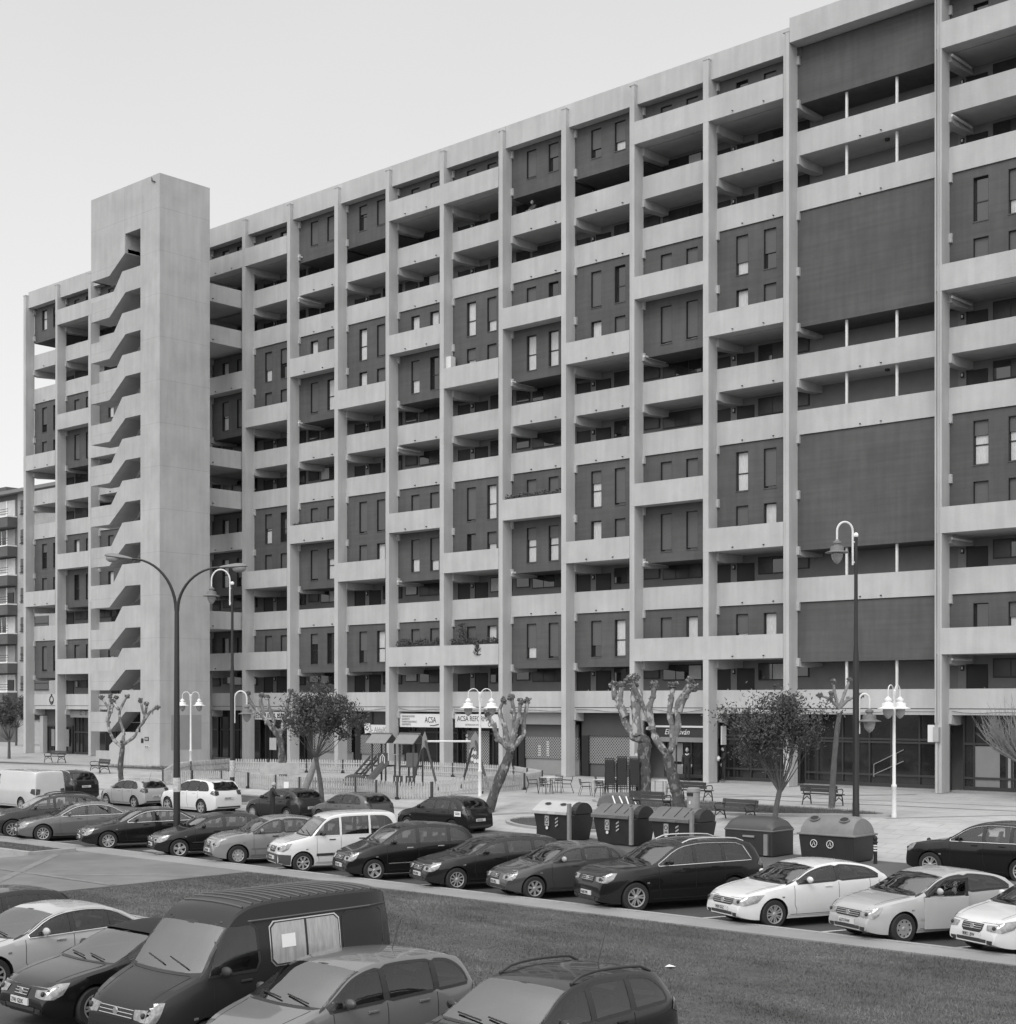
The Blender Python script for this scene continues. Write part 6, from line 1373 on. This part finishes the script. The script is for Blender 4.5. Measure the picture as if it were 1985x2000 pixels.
AA = R(90 - 22.5); dAv = Vector((math.sin(R(22.5)), math.cos(R(22.5)), 0)); nA = Vector((-dAv.y, dAv.x, 0))
def rowA(ty, X, label, *a, **k):
    """X = road position of the left front wheel contact on the line Y = 30.2"""
    T = TY[ty]; s_ = k.get('sx', 1.0); c = Vector((X, 30.2 + k.pop('dy', 0), 0)); n_ = c - dAv * T['wx'][0] * s_ + nA * (T['W'] - .02)
    return car(ty, (n_.x, n_.y), AA, label, *a, group='cars parked at an angle along the footpath', **k)
ROWA = True
if ROWA:
    rowA('crossover', -53.5, 'dark grey crossover with roof rails at the left end of the angled row', .045, 'ten', rails=plastic_dark, plate='7120 FPL')
    rowA('sedan', -51.3, 'mid grey saloon with ten spoke wheels, second of the angled row', .13, 'ten', trim=True, plate='3396 CBT')
    rowA('sedan', -46.9, 'black saloon with bright window trim and mesh wheels', .012, 'mesh', trim=True, plate='5540 FGN', grille='narrow')
    rowA('hatch', -42.6, 'dark hatchback right behind the big lamp post', .016, 'five', hood=-.03, rear=-.1, front=dict(back=.5), plate='6208 CXD', sx=1.02, side_strip=(.03, plastic_dark))
    rowA('hatch', -39.4, 'silver grey small saloon with plain wheel covers', .22, 'cap', hood=.05, hump=.03, rear=-.04, front=dict(back=.3), grille='small', plate='1187 DWV', handles='dark', sz=1.03, mirror=paint(.2), side_strip=(.02, paint(.15)))
    rowA('van_small', -36.15, 'white small passenger van with a dark bumper and side strip', .66, 'star', plate='2951 BYL', handles='dark', side_strip=(.08, plastic_dark), dark_bumper=mat('grey_bumper', .05, .6, .1, 4), white_pillar=True, mirror=plastic_dark, grille='narrow')
    rowA('mpv', -32.9, 'black tall family car with chrome handles', .012, 'five', plate='9374 CKS', hood=-.03, hump=.02, front=dict(back=.36), grille='narrow', handles='chrome', side_strip=(.02, chrome), sz=1.0)
    rowA('wagon', -29.5, 'dark estate hatchback with bright multi spoke wheels', .018, hood=.0, hump=-.02, wheel='ten', plate='8415 HLW', grille='narrow')
    rowA('hatch', -26.6, 'dark grey hatchback with a pale wing mirror', .055, 'star', hood=-.04, hump=-.03, rear=-.16, front=dict(back=.34), plate='0762 BSG', mirror=paint(.4), sx=.98, grille='small')
    rowA('suv', -23.2, 'big black seven seat off-roader with silver roof rails', .014, 'twin', trim=True, rails=chrome, sx=1.03, hood=.03, plate='4630 DVR', grille='narrow')
    rowA('hatch3', -19.15, 'white three door hatchback with patterned alloy wheels', .68, 'mesh', plate='9420 GGZ', sx=1.04, rear=-.06, front=dict(back=.62))
    rowA('hatch3', -15.85, 'silver hatchback with its front door open and a side strip', .42, 'cap', plate='6373 FHW', side_strip=(.04, paint(.36)), sz=1.01, sx=1.02, hood=.03, hump=.02, front=dict(back=.36), grille='wide')
    rowA('hatch3', -12.95, 'white hatchback with sharp headlamps at the right edge of the angled row', .66, 'ten', plate='8082 LBW', front=dict(back=.55), grille='narrow')
# open door leaf of the silver hatchback
for o in list(bpy.data.objects):
    if o.get('label', '').startswith('silver hatchback with its front door open'):
        b = MB(); x0, x1 = 1.25, 2.35; y = -.0
        b.box(0, 1.12, -.03, .03, .28, .98, paint(.42)); b.box(1.04, 1.1, -.02, .02, .98, 1.38, frame_m); b.prism([(0, .98), (.5, 1.36), (1.1, 1.4), (1.1, 1.34), (.52, 1.31), (.12, .98)], 'y', -.02, .02, frame_m)
        dr = b.build('open_door', o, bevel=.01); dr.location = (1.42, -.89, 0); dr.rotation_euler = (0, 0, R(-8))
        b = MB(); b.box(.5, 1.02, -.006, .006, 1.0, 1.32, carglass); b.build('side_window', dr)
# far row, parked parallel, noses to the left
def rowB(ty, Xr, Y, label, *a, **k):
    L_ = TY[ty]['L'] * k.get('sx', 1); return car(ty, (Xr - L_, Y), 0, label, *a, group='cars parked along the far kerb', **k)
rowB('hatch', -76.2, 43.5, 'dark car behind the white van, leftmost of the far row', .03, 'five')
rowB('crossover', -69.6, 43.5, 'black crossover with silver rails behind the white van', .014, 'five', rails=chrome, plate='7719 HZK', tail=.85)
rowB('hatch', -63.1, 43.4, 'silver small hatchback seen from behind, left of the white one', .36, 'five', plate='2240 JGR', antenna=3.3, sx=.97)
rowB('crossover', -57.2, 43.3, 'white sporty crossover seen from behind with dark tail lamps', .72, 'five', plate='7563 KHF', tail=.78)
rowB('hatch', -51.2, 43.3, 'dark compact hatchback with a man leaning at its side', .045, 'cap', plate='4458 BTM', sx=.95, sz=.98)
rowB('hatch', -46.7, 43.3, 'grey compact hatchback between the dark hatchback and the black one', .085, 'cap', plate='9017 CPJ', sx=.93, sz=.99)
rowB('hatch', -41.0, 43.3, 'black hatchback with a white sticker on its rear wing', .014, 'cap', plate='3187 HCS', sz=1.04)
rowB('suv', -17.5, 43.2, 'glossy black off-roader at the right, cut by the picture edge', .012, 'twin', trim=True, plate='1164 JPD')
for o in list(bpy.data.objects):
    if o.get('label', '').startswith('black hatchback with a white sticker'):
        b = MB(); b.box(3.5, 3.85, -.885, -.87, .78, .98, white_m); b.box(3.53, 3.8, -.888, -.884, .9, .93, black_m); b.box(3.56, 3.8, -.888, -.884, .84, .87, black_m); b.build('sticker', o)
rowB('panelvan', -65.4, 38.9, 'long white panel van cut by the left picture edge', .56, 'cap', plate='5033 GWL', name='delivery_van', cat='van')
# near row, noses towards the camera
def rowC(ty, Xc, Yn, label, *a, **k): return car(ty, (Xc, Yn), R(90), label, *a, group='cars parked in the nearest row', **k)
rowC('hatch', -28.9, 13.4, 'dark car at the left edge behind the silver saloon', .03, 'five')
rowC('sedan', -26.1, 13.0, 'silver saloon with bright window trim at the lower left', .44, 'ten', trim=True, handles='chrome', plate='2286 DZN')
rowC('hatch3', -22.35, 12.75, 'black convertible with a matt black soft top beside the van', .014, 'twin', plate='7741 GDX', grille='kidney', soft_top=True, sz=.97)
def van_extra(t, D, T, top_):
    for s_ in (-1, 1):
        b = MB(); pts = [D.at((x, s_ * 3, 2.0), (0, -s_, 0)) for x in [1.42 + 3.2 * i / 8 for i in range(9)]]; b.tube([p + Vector((0, s_ * .01, 0)) for p in pts if p], .022, paint(.055), 6); b.build('drip_rail', t)
        pl = [(2.25, 1.32), (3.42, 1.32), (3.5, 1.4), (3.5, 1.86), (3.42, 1.93), (2.25, 1.93), (2.17, 1.86), (2.17, 1.4)]
        b = MB(); D.put(b, [((p[0] - 2.83) * 1.06 + 2.83, (p[1] - 1.62) * 1.12 + 1.62) for p in pl], 'side', .008, chrome, .2, side=s_); D.put(b, [((p[0] - 2.83) * 1.03 + 2.83, (p[1] - 1.62) * 1.06 + 1.62) for p in pl], 'side', .012, frame_m, .2, side=s_); f_ = b.build('window_surround', t)
        b = MB(); D.put(b, pl, 'side', .016, mat('curtained_glass', .34, .25, .3, 5, stretch=(4, 1, .5), coat=.8), .2, side=s_); w_ = b.build('side_window', t)
        b = MB(); D.put(b, [(2.82, 1.32), (2.86, 1.32), (2.86, 1.93), (2.82, 1.93)], 'side', .02, frame_m, .3, side=s_); D.put(b, [(2.35, 1.55), (2.62, 1.55), (2.62, 1.75), (2.35, 1.75)], 'side', .02, white_m, .3, side=s_); b.build('window_paper', w_)
        b = MB(); pl = [(3.68, 1.3), (4.42, 1.3), (4.5, 1.38), (4.5, 1.9), (4.42, 1.96), (3.68, 1.96), (3.6, 1.9), (3.6, 1.38)]
        P3 = [D.at((p[0], s_ * 3, p[1]), (0, -s_, 0)) for p in pl + pl[:1]]; b.tube([p for p in P3 if p], .012, paint(.03), 5); b.build('panel_recess', t)
        b = MB(); D.put(b, [(1.3, .62), (1.5, .62), (1.5, .74), (1.3, .74)], 'side', .01, white_m, .3, side=s_); b.build('sticker', t)
    for i in range(16):
        x = 1.75 + i * .185; pts = [D.at((x, y, 4), (0, 0, -1)) for y in [-.72 + 1.44 * j / 10 for j in range(11)]]; b = MB(); b.tube([p + Vector((0, 0, .0)) for p in pts if p], .022, paint(.075), 6); b.build('roof_rib', t, smooth=True)
rowC('van', -18.95, 12.3, 'dark old panel van with a ribbed high roof and curtained side window', .042, 'cap', plate='BI-4907-CL', name='camper_van', cat='van', coat=.15, extra=van_extra, mirror=plastic_dark, handles='dark', front=dict(z=(.72, .9), back=.3))
rowC('mpv', -16.55, 12.45, 'grey tall family car with an aerial on the roof, right of the van', .16, 'five', plate='6842 DKD', antenna=3.1, mirror=paint(.06))
rowC('crossover', -13.4, 12.95, 'dark sporty crossover with black roof rails, nearest the camera', .028, 'ten', rails=plastic_dark, plate='5529 HNV', antenna=3.6)

# ------------------------------------------------------------------ people
def person(loc, rz, label, joints, rad, top_m=cloth_dark, leg_m=cloth_dark, hair=hair_grey, bald=False, sc=1.0, head_tilt=(0, 0), extra=None, name='person'):
    """joints: named points (x right, y back, z up) of a figure facing -y, 1.72 m tall"""
    J = dict(pelvis=(0, 0, .93), waist=(0, 0, 1.08), chest=(0, 0, 1.3), neck=(0, 0, 1.47), nk2=(0, -.02, 1.54), sl=(-.19, 0, 1.42), el=(-.25, 0, 1.14), wl=(-.25, -.06, .88), sr=(.19, 0, 1.42), er=(.25, 0, 1.14), wr=(.25, -.06, .88),
             hl=(-.1, 0, .9), kl=(-.1, -.02, .48), al=(-.1, .02, .08), tl=(-.1, -.16, .035), hr=(.1, 0, .9), kr=(.1, -.02, .48), ar=(.1, .02, .08), tr=(.1, -.16, .035)); J.update(joints)
    order = list(J); E = [('pelvis', 'waist'), ('waist', 'chest'), ('chest', 'neck'), ('neck', 'nk2'), ('chest', 'sl'), ('sl', 'el'), ('el', 'wl'), ('chest', 'sr'), ('sr', 'er'), ('er', 'wr'), ('pelvis', 'hl'), ('hl', 'kl'), ('kl', 'al'), ('al', 'tl'), ('pelvis', 'hr'), ('hr', 'kr'), ('kr', 'ar'), ('ar', 'tr')]
    RD = dict(pelvis=(.15, .12), waist=(.15, .115), chest=(.17, .125), neck=(.07, .065), nk2=(.055, .055), sl=(.075, .08), sr=(.075, .08), el=(.052, .055), er=(.052, .055), wl=(.038, .032), wr=(.038, .032), hl=(.1, .1), hr=(.1, .1), kl=(.066, .066), kr=(.066, .066), al=(.047, .047), ar=(.047, .047), tl=(.042, .034), tr=(.042, .034))
    me = bpy.data.meshes.new('body'); me.from_pydata([J[k] for k in order], [(order.index(a), order.index(b_)) for a, b_ in E], [])
    t = thing(name, loc, label, 'person', None, rz=rz, sc=sc); o = bpy.data.objects.new('body', me); COL.objects.link(o); o.parent = t
    sk = o.modifiers.new('skin', 'SKIN'); 
    for i, k in enumerate(order): me.skin_vertices[0].data[i].radius = RD[k]; me.skin_vertices[0].data[i].use_root = (k == 'pelvis')
    sk.use_smooth_shade = True; su = o.modifiers.new('sub', 'SUBSURF'); su.levels = 2; su.render_levels = 2
    bpy.context.view_layer.update(); dg = bpy.context.evaluated_depsgraph_get(); m2 = bpy.data.meshes.new_from_object(o.evaluated_get(dg)); o.modifiers.clear(); o.data = m2
    for m in (top_m, leg_m, skin_m, frame_m): m2.materials.append(m)
    wz = J['pelvis'][2] + .06
    for p in m2.polygons: c = p.center; p.material_index = 3 if c.z < .09 and abs(J['al'][2] - .08) < .02 else 1 if c.z < wz - .02 else 0
    # head with face, ears
    hb = MB(); n = 14; c = Vector(J['nk2']) + Vector((0, -.015, .12)); vs = []
    for i in range(1, n):
        th_ = math.pi * i / n
        for k in range(n * 2):
            a = 2 * math.pi * k / (n * 2); x = .076 * math.sin(th_) * math.cos(a); y = .096 * math.sin(th_) * math.sin(a); z = .118 * math.cos(th_)
            if z < 0: x *= 1 + z * 2.2; y = y * (1 + z * 1.2)
            if y < 0 and abs(x) < .018 and -.045 < z < .02: y -= .02
            if y < -.05 and abs(abs(x) - .032) < .014 and 0 < z < .03: y += .012
            if y < -.05 and abs(x) < .03 and -.07 < z < -.055: y += .008
            if abs(abs(x) - .074) < .01 and abs(y) < .02 and -.03 < z < .03: x *= 1.22
            vs.append(c + Vector((x, y, z)))
    fs = [(i * 2 * n + k, (i + 1) * 2 * n + k, (i + 1) * 2 * n + (k + 1) % (2 * n), i * 2 * n + (k + 1) % (2 * n)) for i in range(n - 2) for k in range(2 * n)] + [tuple(range(2 * n)), tuple(range((n - 2) * 2 * n, (n - 1) * 2 * n))[::-1]]
    hb.add(vs, fs, skin_m); 
    for s_ in (-1, 1): hb.blob(c + Vector((s_ * .032, -.083, .016)), .011, frame_m, 1, 5, jit=0)
    hd = hb.build('head', t, smooth=True)
    if not bald:
        h = MB(); h.blob((0, 0, 0), 1, hair, 2, 10, jit=.04); h.v = [tuple(c + Vector((v[0] * .084, v[1] * .1 + .018, v[2] * .105 + .03))) for v in h.v if True]; h.build('hair', t, smooth=True)
    else:
        h = MB(); h.blob((0, 0, 0), 1, hair, 2, 10, jit=.04); h.v = [tuple(c + Vector((v[0] * .082, v[1] * .07 + .04, v[2] * .05 - .01))) for v in h.v]; h.build('hair', t, smooth=True)
    # hands: palm and five fingers each
    for w, e, s_ in (('wl', 'el', -1), ('wr', 'er', 1)):
        p = Vector(J[w]); d = (p - Vector(J[e])).normalized(); sd_ = Vector((0, 1, 0)) - d * d.y; sd_ = sd_.normalized() if sd_.length > .1 else Vector((1, 0, 0)); nn = d.cross(sd_) * -s_
        h = MB(); h.tube([p - d * .02, p + d * .04, p + d * .09], [.03, .036, .032], skin_m, 8)
        for f, ln in zip((-.028, -.01, .01, .028), (.06, .075, .07, .055)):
            q_ = p + d * .085 + sd_ * f; h.tube([q_, q_ + d * ln * .5 + nn * .006, q_ + d * ln * .9 + nn * .025], [.0095, .009, .007], skin_m, 6)
        q_ = p + d * .03 - sd_ * .03; h.tube([q_, q_ - sd_ * .03 + d * .03, q_ - sd_ * .035 + d * .06], [.012, .011, .008], skin_m, 6); h.build('hand', t, smooth=True)
    if extra: extra(t, J)
    return t
person((-52.3, 41.95, 0), R(155), 'balding man in a dark jacket leaning at the side of the dark hatchback', dict(el=(-.3, -.1, 1.2), wl=(-.22, -.3, 1.15), er=(.3, -.1, 1.2), wr=(.2, -.3, 1.15), nk2=(0, -.05, 1.53)), None, bald=True, top_m=mat('dark_jacket', .022, .9, .3, 6))
def scarf(t, J): b = MB(); b.tube([(-.1, .02, 1.45), (-.06, -.09, 1.44), (.0, -.12, 1.4), (.07, -.08, 1.45), (.1, .03, 1.46)], .035, cloth_white, 7); b.build('collar', t, smooth=True)
person((-47.6, 66.4, 1.02), R(30), 'man in a dark coat with a white collar standing at the bar door', dict(al=(-.12, .02, .08), tl=(-.15, -.13, .035), hl=(-.1, 0, .9)), None, extra=scarf)
person((-46.3, 66.5, 1.02), R(-60), 'person in a mid grey coat half hidden by the pillar beside the bar door', dict(), None, top_m=cloth_mid, leg_m=mat('pale_trousers', .3, .9, .1, 5))
person((-49.6, 64.8, 1.02), R(20), 'person with a pale top and dark trousers behind the stacked chairs', dict(), None, top_m=mat('pale_top', .4, .9, .2, 5))
def bag(t, J): b = MB(); b.blob((0, 0, 0), .14, cloth_white, 4, 7, (.9, .6, 1), .2); b.v = [tuple(Vector(v) + Vector(J['wr']) + Vector((0, -.05, -.02))) for v in b.v]; b.build('held_bag', t)
person((-45.3, 66.5, 1.12), R(-40), 'person in dark clothes holding a white bag at the lobby door', dict(er=(.27, -.08, 1.18), wr=(.18, -.3, 1.2)), None, extra=bag, hair=mat('dark_hair', .02, .8, .2, 20))
person((PX(11) + 1.6, 66.9, flo(10)), R(-10), 'grey haired person leaning on the top gallery parapet', dict(el=(-.28, -.25, 1.18), wl=(-.15, -.42, 1.1), er=(.28, -.25, 1.18), wr=(.15, -.42, 1.1), nk2=(0, -.15, 1.5), neck=(0, -.1, 1.44), sl=(-.19, -.06, 1.4), sr=(.19, -.06, 1.4), chest=(0, -.05, 1.28)), None, top_m=mat('mid_jumper', .06, .9, .2, 5))
person((PX(12) - .5, 66.9, flo(6)), R(0), 'person in a pale shirt at the middle gallery parapet beside a pillar', dict(), None, top_m=mat('pale_shirt', .2, .9, .1, 5), hair=mat('dark_hair', .02))

# ------------------------------------------------------------------ lettering curves become meshes
bpy.context.view_layer.update(); dg = bpy.context.evaluated_depsgraph_get()
for o in TEXTS:
    me = bpy.data.meshes.new_from_object(o.evaluated_get(dg)); n = bpy.data.objects.new('lettering_', me); COL.objects.link(n)
    n.parent = o.parent; n.matrix_local = o.matrix_local.copy(); nm = o.name.split('.')[0]; bpy.data.objects.remove(o, do_unlink=True); n.name = nm
